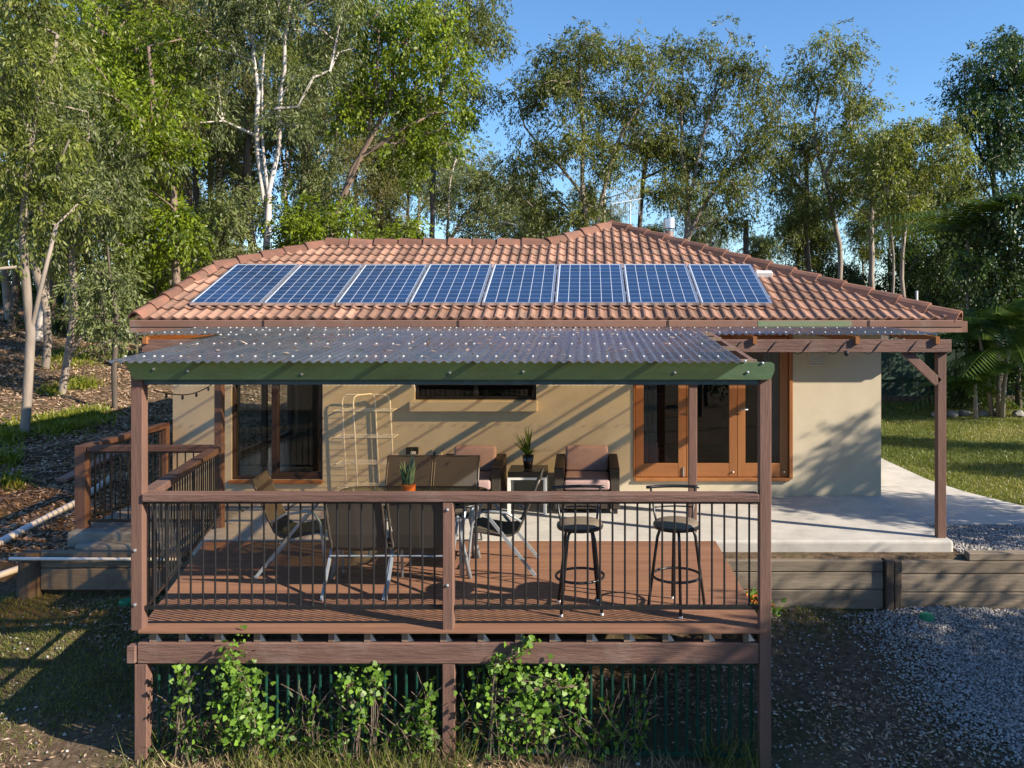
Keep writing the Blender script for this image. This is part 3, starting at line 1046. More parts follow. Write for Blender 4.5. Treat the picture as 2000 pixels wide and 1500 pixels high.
PUR = [6.82, 7.75, 8.6, 9.12]
for y in PUR:
    MB().beam((-3.7, y, sz(y) - 0.032), (1.40, y, sz(y) - 0.032), 0.07, 0.038).build('purlin', 'joist', cover)
PITCHX, AMP = 0.076, 0.0095


def sheet(x0, x1, y0, y1, zf, parent, lift=0.0, nys=4):
    n = max(2, int(round((x1 - x0) / PITCHX * 8)))
    X = np.linspace(x0, x1, n + 1)
    Yy = np.linspace(y0, y1, nys)
    z = AMP * np.sin(X * 2 * np.pi / PITCHX)
    v, f = [], []
    for y in Yy:
        v += [(x, y, zf(y) + zz + lift) for x, zz in zip(X, z)]
    for j in range(nys - 1):
        for i in range(n):
            a = j * (n + 1) + i
            f.append((a, a + 1, a + n + 2, a + n + 1))
    return MB().add(v, f).build('roof_sheet', 'poly', parent, smooth=True)


sx0, sx1 = -3.82, 1.27
ns = 7
for i in range(ns):
    a = sx0 + (sx1 - sx0) * i / ns
    b = sx0 + (sx1 - sx0) * (i + 1) / ns + (PITCHX if i < ns - 1 else 0)
    sheet(a, b, 6.545, 9.19, lambda y: sz(y) + 0.0, cover, 0.0015 * (i % 2))


def screws(x0, x1, rows, zf, parent, step=2):
    mb = MB()
    for y in rows:
        k0 = int(math.ceil(x0 / PITCHX))
        for k in range(k0, int(x1 / PITCHX)):
            if k % step == 0 or jr.random() < 0.08:
                x = (k + 0.25) * PITCHX
                c = (x, y + jr.uniform(-0.012, 0.012), zf(y) + AMP)
                mb.lathe([(0.0125, 0), (0.0115, 0.007), (0.005, 0.011), (0, 0.012)], c, 8)
    o = mb.build('roof_screws', 'washer', parent, smooth=True)
    o['kind'] = 'stuff'


screws(sx0, sx1, PUR, sz, cover)
sc_ = thing('string_lights', 'thin dark festoon cable hanging between the left posts', 'cable', (-4, 8, 1.8))
pts = [P(300, 762, 6.8).lerp(P(427, 741, 9.8), t_ / 14) + Vector((0, 0, -0.10 * math.sin(math.pi * t_ / 14))) for t_ in range(15)]
MB().tube(pts, 0.006, 5).build('cable', 'black', sc_)
for p in pts[2:-1:3]:
    MB().lathe([(0.004, 0.0), (0.012, -0.015), (0.014, -0.035), (0, -0.05)], p, 8).build('bulb', 'black', sc_)

# ------------------------------------------------------------------ eave pergola strip
perg = thing('eave_pergola', 'brown pergola beam and post carrying a narrow sheet strip under the eave', 'pergola', (0, 9.4, 0))
MB().box(3.988, 4.085, 9.395, 9.485, 0.0, 2.25).build('post', 'brown', perg, bevel=0.005)
MB().beam((-5.0, 9.365, 2.18), (4.12, 9.365, 2.18), 0.05, 0.145).build('beam', 'brown_x', perg, bevel=0.004)
MB().beam((3.62, 9.42, 2.12), (4.00, 9.42, 1.76), 0.05, 0.10, (0.7, 0, 0.7)).build('brace', 'brown', perg, bevel=0.003)


def pz(Y):
    return 2.305 + 0.03 * (Y - 9.3)


for x in (-4.95, -3.1, -1.2, 0.7, 1.9, 3.05, 3.95):
    MB().beam((x, 9.30, pz(9.3) - 0.06), (x, 11.05, pz(11.05) - 0.06), 0.045, 0.08).build('rafter', 'timber', perg)
mb = MB()
for i in range(12):
    a = -5.12 + (3.99 + 5.12) * i / 12
    b = -5.12 + (3.99 + 5.12) * (i + 1) / 12 + (PITCHX if i < 11 else 0)
    sheet(a, b, 9.33, 11.0, pz, perg, 0.0015 * (i % 2) + 0.004, 2)
screws(-5.05, 3.95, (9.55, 10.6), lambda y: pz(y) + 0.004, perg)
cb = thing('festoon_cable', 'black cable looped loosely around the right pergola beam', 'cable', (3, 9.33, 2.1))
pts = []
for i in range(60):
    x = 1.7 + 2.3 * i / 59
    a = i * 0.62
    pts.append((x, 9.365 - 0.032 * math.cos(a) - 0.003, 2.17 + 0.085 * math.sin(a)))
MB().tube(pts, 0.005, 5).build('cable', 'black', cb)
p = Vector((2.93, 9.32, 2.10))
MB().lathe([(0.0, 0.03), (0.02, 0.025), (0.028, 0), (0.02, -0.03), (0, -0.04)], p, 10).build('lamp', 'black', cb)

# ------------------------------------------------------------------ railings
bal_cache = {}


def rail_bay(parent, a, b, za, zb, n, hand=True, hz=(0.065, 0.12), base=None, ends=0.03):
    """balustrade bay from a to b (x,y); za/zb = top of the handrail"""
    a2, b2 = Vector((*a, 0)), Vector((*b, 0))
    d = (b2 - a2).normalized()
    up = Vector((0, 0, 1))
    ba = base if base is not None else 0.165
    if hand:
        MB().beam(a2 + up * (za - hz[0] / 2), b2 + up * (zb - hz[0] / 2), hz[1], hz[0]).build('handrail', 'brown_x', parent, bevel=0.006, seg=2)
    za2, zb2 = za - hz[0] - 0.012, zb - hz[0] - 0.012
    MB().beam(a2 + up * za2, b2 + up * zb2, 0.035, 0.022).build('top_rail', 'black', parent)
    MB().beam(a2 + up * ba, b2 + up * ba, 0.035, 0.03).build('bottom_rail', 'black', parent)
    key = round(za2 - ba, 2)
    if key not in bal_cache:
        me = MB().tube([(0, 0, 0), (0, 0, 1)], 0.0085, 8, False).mesh('baluster')
        me.polygons.foreach_set('use_smooth', [True] * len(me.polygons))
        me.materials.append(M['black'])
        bal_cache[key] = me
    for i in range(n):
        t_ = (i + 0.7) / (n + 0.4)
        p = a2.lerp(b2, t_)
        zt = za2 + (zb2 - za2) * t_
        o = put('baluster', bal_cache[key], None)
        o.parent = parent
        o.matrix_parent_inverse = Matrix.Translation(-Vector(parent.location))
        o.location = (p.x, p.y, ba)
        o.scale = (1, 1, zt - ba)


RY = 6.745
fr = thing('front_railing', 'long front balustrade of thin black bars under a brown handrail', 'railing', (-1.1, RY, 0))
MB().beam((-3.578, RY, 1.065), (1.40, RY, 1.062), 0.125, 0.065).build('handrail', 'brown_x', fr, bevel=0.007, seg=2)
rail_bay(fr, (-3.578, RY), (-1.16, RY), 1.097, 1.097, 24, False)
rail_bay(fr, (-1.065, RY), (1.40, RY), 1.097, 1.095, 24, False)
pc = MB().box(-1.155, -1.07, 6.69, 6.80, -0.012, 1.03).build('post', 'brown', fr, bevel=0.006)
for z in (0.97, 0.36):
    MB().lathe([(0, 0), (0.012, 0), (0.012, 0.01), (0, 0.016)], (0, 0, 0), 8).build('bolt', 'galv', pc).matrix_local = Matrix.Translation((-1.115, 6.69, z)) @ Matrix.Rotation(R(90), 4, 'X')
sr = thing('side_railing', 'black barred side balustrade running back along the left of the deck', 'railing', (-3.9, 8.2, 0))
rail_bay(sr, (-3.60, 6.80), (-4.33, 9.82), 1.10, 1.00, 29)
lr = thing('landing_railing', 'short black barred railing across the front of the concrete landing', 'railing', (-5.2, 9.87, 0))
rail_bay(lr, (-5.90, 9.87), (-4.405, 9.87), 0.975, 0.975, 15, base=0.08)
MB().box(-6.05, -5.92, 9.81, 9.93, -0.25, 0.975).build('post', 'brown', lr, bevel=0.006)
br = thing('stair_railing', 'brown topped railing rising along the outer left side of the landing', 'railing', (-5.9, 10.8, 0))
rail_bay(br, (-6.0, 9.94), (-5.84, 11.5), 0.975, 1.02, 16, base=0.08)
MB().box(-5.90, -5.79, 11.46, 11.555, -0.2, 1.02).build('post', 'brown', br, bevel=0.006)


# ------------------------------------------------------------------ green screen fence under the deck
def bars(x0, x1, n, label, mname, parent_mat):
    y = 6.80
    zt = -0.29
    t = thing('bar_fence', label, 'fence', ((x0 + x1) / 2, y, -1.1))
    g0, g1 = gz1(x0, y), gz1(x1, y)
    MB().beam((x0, y, g0 + 0.045), (x1, y, g1 + 0.045), 0.035, 0.04).build('bottom_rail', parent_mat, t)
    MB().beam((x0, y, zt - 0.02), (x1, y, zt - 0.02), 0.035, 0.035).build('top_rail', parent_mat, t)
    me = MB().tube([(0, 0, 0), (0, 0, 1)], 0.0135, 8, False).mesh('bar')
    me.polygons.foreach_set('use_smooth', [True] * len(me.polygons))
    me.materials.append(M[parent_mat])
    for i in range(n):
        x = x0 + (x1 - x0) * (i + 0.5) / n
        zb = g0 + (g1 - g0) * (i + 0.5) / n + 0.04
        o = put('bar', me, None)
        o.parent = t
        o.matrix_parent_inverse = Matrix.Translation(-Vector(t.location))
        o.location = (x, y, zb)
        o.scale = (1, 1, zt - 0.03 - zb)


bars(-3.545, -1.165, 27, 'dark green barred screen below the left half of the deck', 'a', 'dkgreen')
bars(-1.055, 1.40, 28, 'dark green barred screen below the right half of the deck', 'b', 'dkgreen')

# ------------------------------------------------------------------ retaining walls
rw = thing('retaining_wall', 'grey timber sleeper retaining wall right of the deck', 'retaining wall', (3.3, 9.1, -0.67))
SH = [(-0.69, -0.475), (-0.472, -0.28), (-0.277, -0.152)]
for z0, z1 in SH:
    MB().box(1.52, 3.255, 9.06 + jr.uniform(-0.008, 0.008), 9.19, z0, z1).build('sleeper', 'sleeper', rw, bevel=0.01)
for z0, z1 in ((-0.69, -0.50), (-0.497, -0.30), (-0.297, -0.16)):
    MB().box(3.44, 7.2, 9.05 + jr.uniform(-0.008, 0.008), 9.19, z0, z1).build('sleeper', 'sleeper', rw, bevel=0.01)
MB().box(4.18, 7.2, 9.05, 9.18, -0.157, -0.07).build('sleeper', 'sleeper', rw, bevel=0.01)
MB().box(3.262, 3.345, 9.0, 9.15, -0.78, -0.14).build('post', 'oldpost', rw, bevel=0.008)
MB().box(3.352, 3.435, 9.0, 9.15, -0.78, -0.15).build('post', 'oldpost', rw, bevel=0.008)
lw_ = thing('garden_step_wall', 'two weathered sleepers ending in a round stump left of the deck', 'retaining wall', (-5.3, 9.4, -0.55))
for z0, z1 in ((-0.58, -0.335), (-0.33, -0.145)):
    MB().box(-6.16, -4.35, 9.36, 9.455, z0, z1).build('sleeper', 'sleeper', lw_, bevel=0.012)
pts = [(-6.29, 9.38, -0.85), (-6.285, 9.38, -0.5), (-6.275, 9.385, -0.15)]
MB().tube(pts, [0.135, 0.125, 0.115], 14).build('stump', 'oldpost', lw_, smooth=False, bevel=0.01)
o = MB().tube([(-6.42, 9.24, -0.185), (-5.2, 9.32, -0.215), (-4.5, 9.34, -0.225)], 0.018, 8).build('pipe', 'pvc', None, smooth=True)
tag(o, 'thin pale pipe fixed across the stump and sleepers left of the deck', 'pipe')


def drape(pts, r):
    return [(x, y, gz1(x, y) + r * 0.8) for x, y in pts]


def gpt(px, py):
    """ground point under a photo pixel"""
    d = Vector(((px - CX) / F, 1, -(py - CY) / F))
    y = 3.0
    while y < 60:
        q = EYE + d * y
        if q.z < gz1(q.x, q.y):
            return q
        y += 0.03
    return EYE + d * 60


a, b = gpt(0, 1068), gpt(150, 988)
c = gpt(215, 942)
pts = [a + (a - b) * 0.6, a, b, c]
o = MB().tube(drape([(p.x, p.y) for p in pts], 0.055), 0.05, 12).build('pipe', 'pvc', None, smooth=True)
tag(o, 'thick white drain pipe lying up the slope beside the landing', 'pipe')
a, b = gpt(0, 1130), gpt(46, 1114)
o = MB().tube(drape([(a.x + (a.x - b.x) * 1.5, a.y + (a.y - b.y) * 1.5), (a.x, a.y), (b.x, b.y)], 0.045), 0.04, 10).build('pipe', 'pvc', None, smooth=True)
tag(o, 'short grey pipe end beside the stump at the left edge', 'pipe')
a, b = gpt(120, 946), gpt(222, 895)
pa, pb = drape([(a.x, a.y), (b.x, b.y)], 0.05)
o = MB().beam(Vector(pa) + Vector((0, 0, 0.02)), Vector(pb) + Vector((0, 0, 0.02)), 0.19, 0.05).build('plank', 'plank', None, bevel=0.004)
tag(o, 'brown painted plank lying on the slope behind the landing railing', 'plank')
for px, py, lab in ((1810, 1209, 'round green valve lid in the gravel below the retaining wall'), (247, 1180, 'round green valve lid in the dirt left of the deck post')):
    p = gpt(px, py)
    o = MB().lathe([(0.0, 0.055), (0.065, 0.05), (0.075, 0.03), (0.08, -0.03)], (p.x, p.y, p.z), 18).build('valve_lid', 'lid', None)
    tag(o, lab, 'lid')

# ------------------------------------------------------------------ outdoor furniture
def make_sling():
    t = thing('sling_chair', 'x', 'chair')
    prof = [(-0.40, 0.93), (-0.36, 0.84), (-0.25, 0.56), (-0.19, 0.43), (-0.13, 0.385), (-0.05, 0.375), (0.1, 0.40), (0.22, 0.425), (0.275, 0.41)]
    v, f = [], []
    for x, z in prof:
        v += [(x, -0.235, z), (x, 0.0, z - 0.012), (x, 0.235, z)]
    for i in range(len(prof) - 1):
        f += [(3 * i, 3 * i + 1, 3 * i + 4, 3 * i + 3), (3 * i + 1, 3 * i + 2, 3 * i + 5, 3 * i + 4)]
    o = MB().add(v, f).build('sling', 'sling', t)
    sd = o.modifiers.new('solid', 'SOLIDIFY')
    sd.thickness = 0.006
    for s in (-1, 1):
        y = 0.25 * s
        MB().tube([(x, y, z) for x, z in prof], 0.013, 8).build('side_frame', 'frame_dk', t, smooth=True)
        y2 = 0.285 * s
        MB().tube([(0.30, y2, 0.0), (0.275, y2, 0.30), (0.25, y2, 0.52), (0.20, y2, 0.60), (0.12, y2, 0.63), (-0.08, y2, 0.61), (-0.22, y * 1.04, 0.52)], 0.013, 8).build('arm', 'alu_leg', t, smooth=True)
        MB().beam((0.12, y2, 0.60), (-0.36, y2, 0.0), 0.022, 0.03, (1, 0, 0.6)).build('leg', 'alu_leg', t)
    MB().tube([(0.275, -0.25, 0.40), (0.275, 0.25, 0.40)], 0.011, 8).build('crossbar', 'alu_leg', t)
    MB().tube([(-0.405, -0.25, 0.93), (-0.405, 0.25, 0.93)], 0.011, 8).build('crossbar', 'frame_dk', t)
    MB().tube([(-0.13, -0.28, 0.33), (-0.13, 0.28, 0.33)], 0.009, 8).build('crossbar', 'alu_leg', t)
    return t


sling = make_sling()
spots = [(-2.85, 8.30, 0.10, 'taupe sling chair at the left end of the glass table, seen side on'),
         (-2.06, 7.72, R(90), 'left of the two taupe sling chairs with backs to the front railing'),
         (-1.50, 7.72, R(88), 'right of the two taupe sling chairs with backs to the front railing'),
         (-1.98, 8.98, R(-90), 'taupe sling chair behind the snake plant, facing the railing'),
         (-1.46, 8.98, R(-91), 'taupe sling chair behind the table in front of the left armchair'),
         (-0.85, 8.34, R(180), 'taupe sling chair at the right end of the glass table, seen side on')]
for i, (x, y, a, lab) in enumerate(spots):
    o = sling if i == 0 else copy_tree(sling)
    place(o, (x, y, 0.002), a)
    tag(o, lab, 'chair', 'sling chairs around the glass table')

tb = thing('dining_table', 'long glass topped dining table with dark rim on the deck', 'table', (-1.77, 8.3, 0))
x0, x1, y0, y1, rr = -2.53, -1.02, 7.86, 8.76, 0.2
loop = []
for cx, cy, a0 in ((x1 - rr, y1 - rr, 0), (x0 + rr, y1 - rr, 90), (x0 + rr, y0 + rr, 180), (x1 - rr, y0 + rr, 270)):
    for k in range(7):
        a = R(a0 + k * 15)
        loop.append((cx + rr * math.cos(a), cy + rr * math.sin(a)))
k = len(loop)
MB().add([(x, y, 0.722) for x, y in loop] + [(x, y, 0.714) for x, y in loop], [tuple(range(k)), tuple(range(k, 2 * k))[::-1]] + [(i, i + k, (i + 1) % k + k, (i + 1) % k) for i in range(k)]).build('glass_top', 'tableglass', tb)
MB().tube([(x, y, 0.712) for x, y in loop + loop[:2]], 0.013, 8, False).build('rim', 'black', tb, smooth=True)
for x, y in ((x0 + 0.14, y0 + 0.12), (x1 - 0.14, y0 + 0.12), (x0 + 0.14, y1 - 0.12), (x1 - 0.14, y1 - 0.12)):
    sx = 1 if x > -1.7 else -1
    MB().tube([(x, y, 0.70), (x - 0.04 * sx, y, 0.4), (x + 0.05 * sx, y, 0.004)], 0.02, 10).build('leg', 'alu_leg', tb, smooth=True)

# snake plant in orange pot
sp = thing('snake_plant', 'striped snake plant in an orange pot on the glass table', 'potted plant', (-1.765, 8.25, 0.723))
c = (-1.765, 8.25, 0.723)
MB().lathe([(0, 0.002), (0.066, 0.0), (0.072, 0.13), (0.066, 0.132), (0.064, 0.11), (0, 0.11)], c, 24).build('pot', 'orange', sp, smooth=False)
vv, ff, aa = [], [], []
for i in range(13):
    a = i * 2.4
    r0 = 0.01 + 0.04 * jr.random()
    hgt = 0.20 + 0.18 * jr.random() + (0.1 if i == 3 else 0)
    lean = Vector((math.cos(a), math.sin(a), 0)) * (0.02 + 0.06 * jr.random())
    base = Vector(c) + Vector((math.cos(a) * r0, math.sin(a) * r0, 0.09))
    sd = Vector((math.cos(a + 1.3), math.sin(a + 1.3), 0))
    o_ = len(vv)
    for q in range(7):
        s_ = q / 6
        w = 0.02 * (0.7 + 0.6 * math.sin(math.pi * min(1, s_ * 1.1))) * (1 - s_ ** 4)
        p = base + Vector((0, 0, hgt * s_)) + lean * s_ * s_
        nb_ = sd.cross(Vector((0, 0, 1)))
        for k_, (xx, tt) in enumerate(((-1, 0.95), (-0.7, 0.2 + 0.5 * (q % 2)), (0.7, 0.2 + 0.5 * (q % 2)), (1, 0.95))):
            vv.append(p + sd * (w * xx) + nb_ * (0.006 * (1 - abs(xx))))
            aa.append(tt)
    for q in range(6):
        for k_ in range(3):
            ff.append((o_ + q * 4 + k_, o_ + q * 4 + k_ + 1, o_ + q * 4 + k_ + 5, o_ + q * 4 + k_ + 4))
put('leaves', np_mesh('leaves', np.array([tuple(x) for x in vv]), np.array(ff), 'lf_snake', np.array(aa)), None, sp)


def make_armchair(x0, x1, lab):
    yb, yf = 11.32, 10.50
    t = thing('armchair', lab, 'armchair', ((x0 + x1) / 2, 10.9, 0), 'wicker armchairs against the wall')
    aw = 0.12
    for a, b in ((x0, x0 + aw), (x1 - aw, x1)):
        v = [(a, yf, 0.06), (b, yf, 0.06), (b, yb, 0.06), (a, yb, 0.06), (a, yf, 0.58), (b, yf, 0.58), (b, yb, 0.63), (a, yb, 0.63)]
        MB().add(v, [(0, 3, 2, 1), (4, 5, 6, 7), (0, 1, 5, 4), (1, 2, 6, 5), (2, 3, 7, 6), (3, 0, 4, 7)]).build('arm', 'wicker', t, bevel=0.012, seg=2)
    MB().box(x0 + aw, x1 - aw, yf + 0.02, yb, 0.06, 0.30).build('base', 'wicker', t, bevel=0.01)
    MB().box(x0 + aw, x1 - aw, yb - 0.08, yb + 0.03, 0.30, 0.62).build('backrest', 'wicker', t, bevel=0.01)
    o = MB().box(x0 + aw + 0.005, x1 - aw - 0.005, yf - 0.015, yb - 0.2, 0.303, 0.435).build('seat_cushion', 'cushion', t, smooth=True, bevel=0.035, seg=4)
    v = [(x0 + aw, yb - 0.235, 0.43), (x1 - aw, yb - 0.235, 0.43), (x1 - aw, yb - 0.095, 0.43), (x0 + aw, yb - 0.095, 0.43),
         (x0 + aw + 0.01, yb - 0.17, 0.755), (x1 - aw - 0.01, yb - 0.17, 0.755), (x1 - aw - 0.01, yb - 0.03, 0.755), (x0 + aw + 0.01, yb - 0.03, 0.755)]
    MB().add(v, [(0, 3, 2, 1), (4, 5, 6, 7), (0, 1, 5, 4), (1, 2, 6, 5), (2, 3, 7, 6), (3, 0, 4, 7)]).build('back_cushion', 'cushion', t, smooth=True, bevel=0.04, seg=4)
    for x in (x0 + 0.05, x1 - 0.05):
        for y in (yf + 0.05, yb - 0.05):
            MB().box(x - 0.025, x + 0.025, y - 0.025, y + 0.025, 0, 0.06).build('leg', 'black', t)


make_armchair(-1.90, -1.08, 'dark wicker armchair with mauve cushions, half hidden left of the side table')
make_armchair(-0.40, 0.43, 'dark wicker armchair with mauve cushions, right of the side table by the doors')

st = thing('side_table', 'small dark topped side table with pale legs between the armchairs', 'side table', (-0.75, 10.7, 0))
MB().box(-0.985, -0.50, 10.48, 10.96, 0.47, 0.54).build('table_top', 'darkwood', st, bevel=0.004)
MB().box(-0.99, -0.495, 10.475, 10.965, 0.44, 0.468).build('apron', 'white', st)
for x in (-0.97, -0.515):
    for y in (10.495, 10.945):
        MB().box(x - 0.02, x + 0.02, y - 0.02, y + 0.02, 0, 0.44).build('leg', 'white', st)
yp = thing('spiky_plant', 'spiky yucca in a glossy black pot on the side table', 'potted plant', (-0.745, 10.72, 0.54))
c = (-0.745, 10.72, 0.541)
MB().lathe([(0, 0.0), (0.05, 0.0), (0.078, 0.17), (0.07, 0.172), (0.066, 0.15), (0, 0.15)], c, 20).build('pot', 'blackpot', yp, smooth=True)
vv, ff, aa = [], [], []
for i in range(46):
    a = i * 2.399
    el = 0.45 + 1.05 * ((i * 0.618) % 1)
    L = 0.28 + 0.18 * jr.random()
    base = Vector(c) + Vector((0, 0, 0.14 + 0.06 * jr.random()))
    hd = Vector((math.cos(a), math.sin(a), 0))
    sd = Vector((-math.sin(a), math.cos(a), 0))
    o_ = len(vv)
    for q in range(6):
        s_ = q / 5
        p = base + hd * (L * s_ * math.cos(el)) + Vector((0, 0, L * (s_ * math.sin(el) - 0.28 * s_ * s_ * math.cos(el))))
        w = 0.013 * (1 - s_ ** 2) + 0.001
        vv += [p - sd * w, p + sd * w]
        aa += [0.3 + 0.6 * jr.random()] * 2
    ff += [(o_ + 2 * q, o_ + 2 * q + 1, o_ + 2 * q + 3, o_ + 2 * q + 2) for q in range(5)]
put('leaves', np_mesh('leaves', np.array([tuple(x) for x in vv]), np.array(ff), 'lf_palm', np.array(aa)), None, yp)


def make_stool():
    t = thing('bar_stool', 'x', 'bar stool')
    MB().lathe([(0, 0.765), (0.12, 0.765), (0.18, 0.752), (0.197, 0.735)], (0, 0, 0), 28).build('seat', 'seatpad', t, smooth=True)
    MB().lathe([(0.199, 0.737), (0.203, 0.72), (0.197, 0.70), (0.12, 0.69), (0, 0.69)], (0, 0, 0), 28).build('seat_rim', 'black', t, smooth=True)
    for k in range(4):
        a = R(45 + 90 * k)
        d = Vector((math.cos(a), math.sin(a), 0))
        MB().tube([d * 0.10 + Vector((0, 0, 0.692)), d * 0.145 + Vector((0, 0, 0.675)), d * 0.165 + Vector((0, 0, 0.62)), d * 0.245 + Vector((0, 0, 0.012))], 0.0135, 8).build('leg', 'black', t, smooth=True)
        MB().lathe([(0.0, 0), (0.015, 0), (0.015, 0.018), (0, 0.018)], d * 0.245, 8).build('foot', 'white', t)
    ring = [(0.208 * math.cos(2 * math.pi * k / 28), 0.208 * math.sin(2 * math.pi * k / 28), 0.285) for k in range(30)]
    MB().tube(ring, 0.012, 8, False).build('footrest', 'black', t, smooth=True)
    for s in (-1, 1):
        MB().tube([(0.155 * s, 0.12, 0.70), (0.17 * s, 0.17, 0.78), (0.20 * s, 0.21, 1.0)], 0.010, 8).build('upright', 'black', t, smooth=True)
    for z, hw, r in ((1.0, 0.235, 0.0145), (0.90, 0.19, 0.007), (0.83, 0.178, 0.007)):
        pts = [(hw * (q / 5 - 1), 0.165 + 0.25 * (z - 0.78) + 0.05 * (1 - (q / 5 - 1) ** 2) * 0.9, z) for q in range(11)]
        MB().tube(pts, r, 8).build('back_bar', 'black', t, smooth=True)
    return t


stool = make_stool()
place(stool, (-0.05, 7.17, 0.002), R(5))
tag(stool, 'black bar stool with round seat standing nearer the centre rail post', 'bar stool', 'bar stools at the front railing')
o = copy_tree(stool)
place(o, (0.785, 7.18, 0.002), R(2))
tag(o, 'black bar stool with round seat standing nearer the right corner post', 'bar stool')
# second stool has its legs turned
for ch in o.children:
    if ch.name.split('.')[0] in ('leg', 'foot'):
        ch.rotation_euler = (0, 0, R(45))

# cream wire rack
rk = thing('wire_rack', 'cream wire shelf rack leaning against the wall beside the window', 'shelf rack', (-3.0, 11.4, 0))


def arch(a, b, zt, lean):
    a, b = Vector((*a, 0)), Vector((*b, 0))
    up = Vector((-lean, 0, zt))
    d = (b - a).normalized()
    return [a, a + up * 0.94, a + up * 0.98 + d * 0.02, a + up + d * 0.07, b + up - d * 0.07, b + up * 0.98 - d * 0.02, b + up * 0.94, b]


MB().tube(arch((-3.30, 11.46), (-2.64, 11.46), 1.42, 0.07), 0.011, 8).build('upright_frame', 'cream_wire', rk, smooth=True)
MB().tube(arch((-3.08, 11.22), (-2.86, 11.52), 1.43, 0.07), 0.011, 8).build('upright_frame', 'cream_wire', rk, smooth=True)
for z in (1.22, 0.86, 0.50, 0.18):
    off = -0.07 * z / 1.42
    x0, x1, y0, y1 = -3.36 + off, -2.56 + off, 11.24, 11.53
    mb = MB().tube([(x0, y0, z), (x1, y0, z), (x1, y1, z), (x0, y1, z), (x0, y0, z)], 0.005, 6)
    for q in range(1, 5):
        y = y0 + (y1 - y0) * q / 5
        mb.tube([(x0, y, z), (x1, y, z)], 0.0028, 5)
    mb.build('wire_shelf', 'cream_wire', rk)

# boundary fence behind the lawn
fy_ = 24.6
fence = thing('paling_fence', 'dark green timber paling fence along the back of the lawn', 'fence', (14, fy_, -0.1))
pal = MB().box(0, 0.195, 0, 0.02, 0, 1.75).mesh('paling')
pal.materials.append(M['fence'])
for i in range(85):
    x = 5.0 + i * 0.2
    o = put('paling', pal, None)
    o.parent = fence
    o.matrix_parent_inverse = Matrix.Translation(-Vector(fence.location))
    o.location = (x, fy_ + (0.012 if i % 2 else 0), gz1(x, fy_) - 0.05 + jr.uniform(0, 0.02))
for x in np.arange(5.6, 22, 2.4):
    MB().box(x, x + 0.12, fy_ - 0.13, fy_ - 0.01, -0.3, 1.72).build('post', 'fence', fence)
for z in (0.35, 1.35):
    MB().box(5.0, 22, fy_ - 0.055, fy_ - 0.015, z + 0.2, z + 0.28).build('rail', 'fence', fence)
o = MB().beam((5.0, 23.9, -0.03 + 0.08), (16, 23.9, -0.03 + 0.08), 0.2, 0.16).build('garden_edge', 'oldpost', None)
tag(o, 'dark timber garden edging at the foot of the green fence', 'edging')

# ------------------------------------------------------------------ vegetation
rng = np.random.default_rng(11)


def unit(n):
    v = rng.normal(size=(n, 3))
    return v / np.linalg.norm(v, axis=1, keepdims=True)


def leaf_geo(pos, L, W, droop=0.5, spread=1.0, tint=None, dirs=None):
    """diamond leaves at pos (n,3); returns verts, faces, tint"""
    n = len(pos)
    d = unit(n) * spread
    if dirs is not None:
        d = d * 0.6 + dirs
    d[:, 2] -= droop
    d /= np.linalg.norm(d, axis=1, keepdims=True) + 1e-9
    s = np.cross(d, unit(n))
    s /= np.linalg.norm(s, axis=1, keepdims=True) + 1e-9
    l = (L * rng.uniform(0.55, 1.35, n))[:, None]
    w = (W * rng.uniform(0.6, 1.3, n))[:, None]
    v = np.stack([pos, pos + d * l * 0.45 + s * w * 0.5, pos + d * l, pos + d * l * 0.45 - s * w * 0.5], 1).reshape(-1, 3)
    f = np.arange(4 * n).reshape(n, 4)
    if tint is None:
        tint = rng.uniform(0, 1, n)
    return v, f, np.repeat(tint, 4)


def leaf_mesh(name, pos, L, W, m, droop=0.5, tint=None, dirs=None):
    v, f, t = leaf_geo(pos, L, W, droop, 1.0, tint, dirs)
    return np_mesh(name, v, f, m, t)


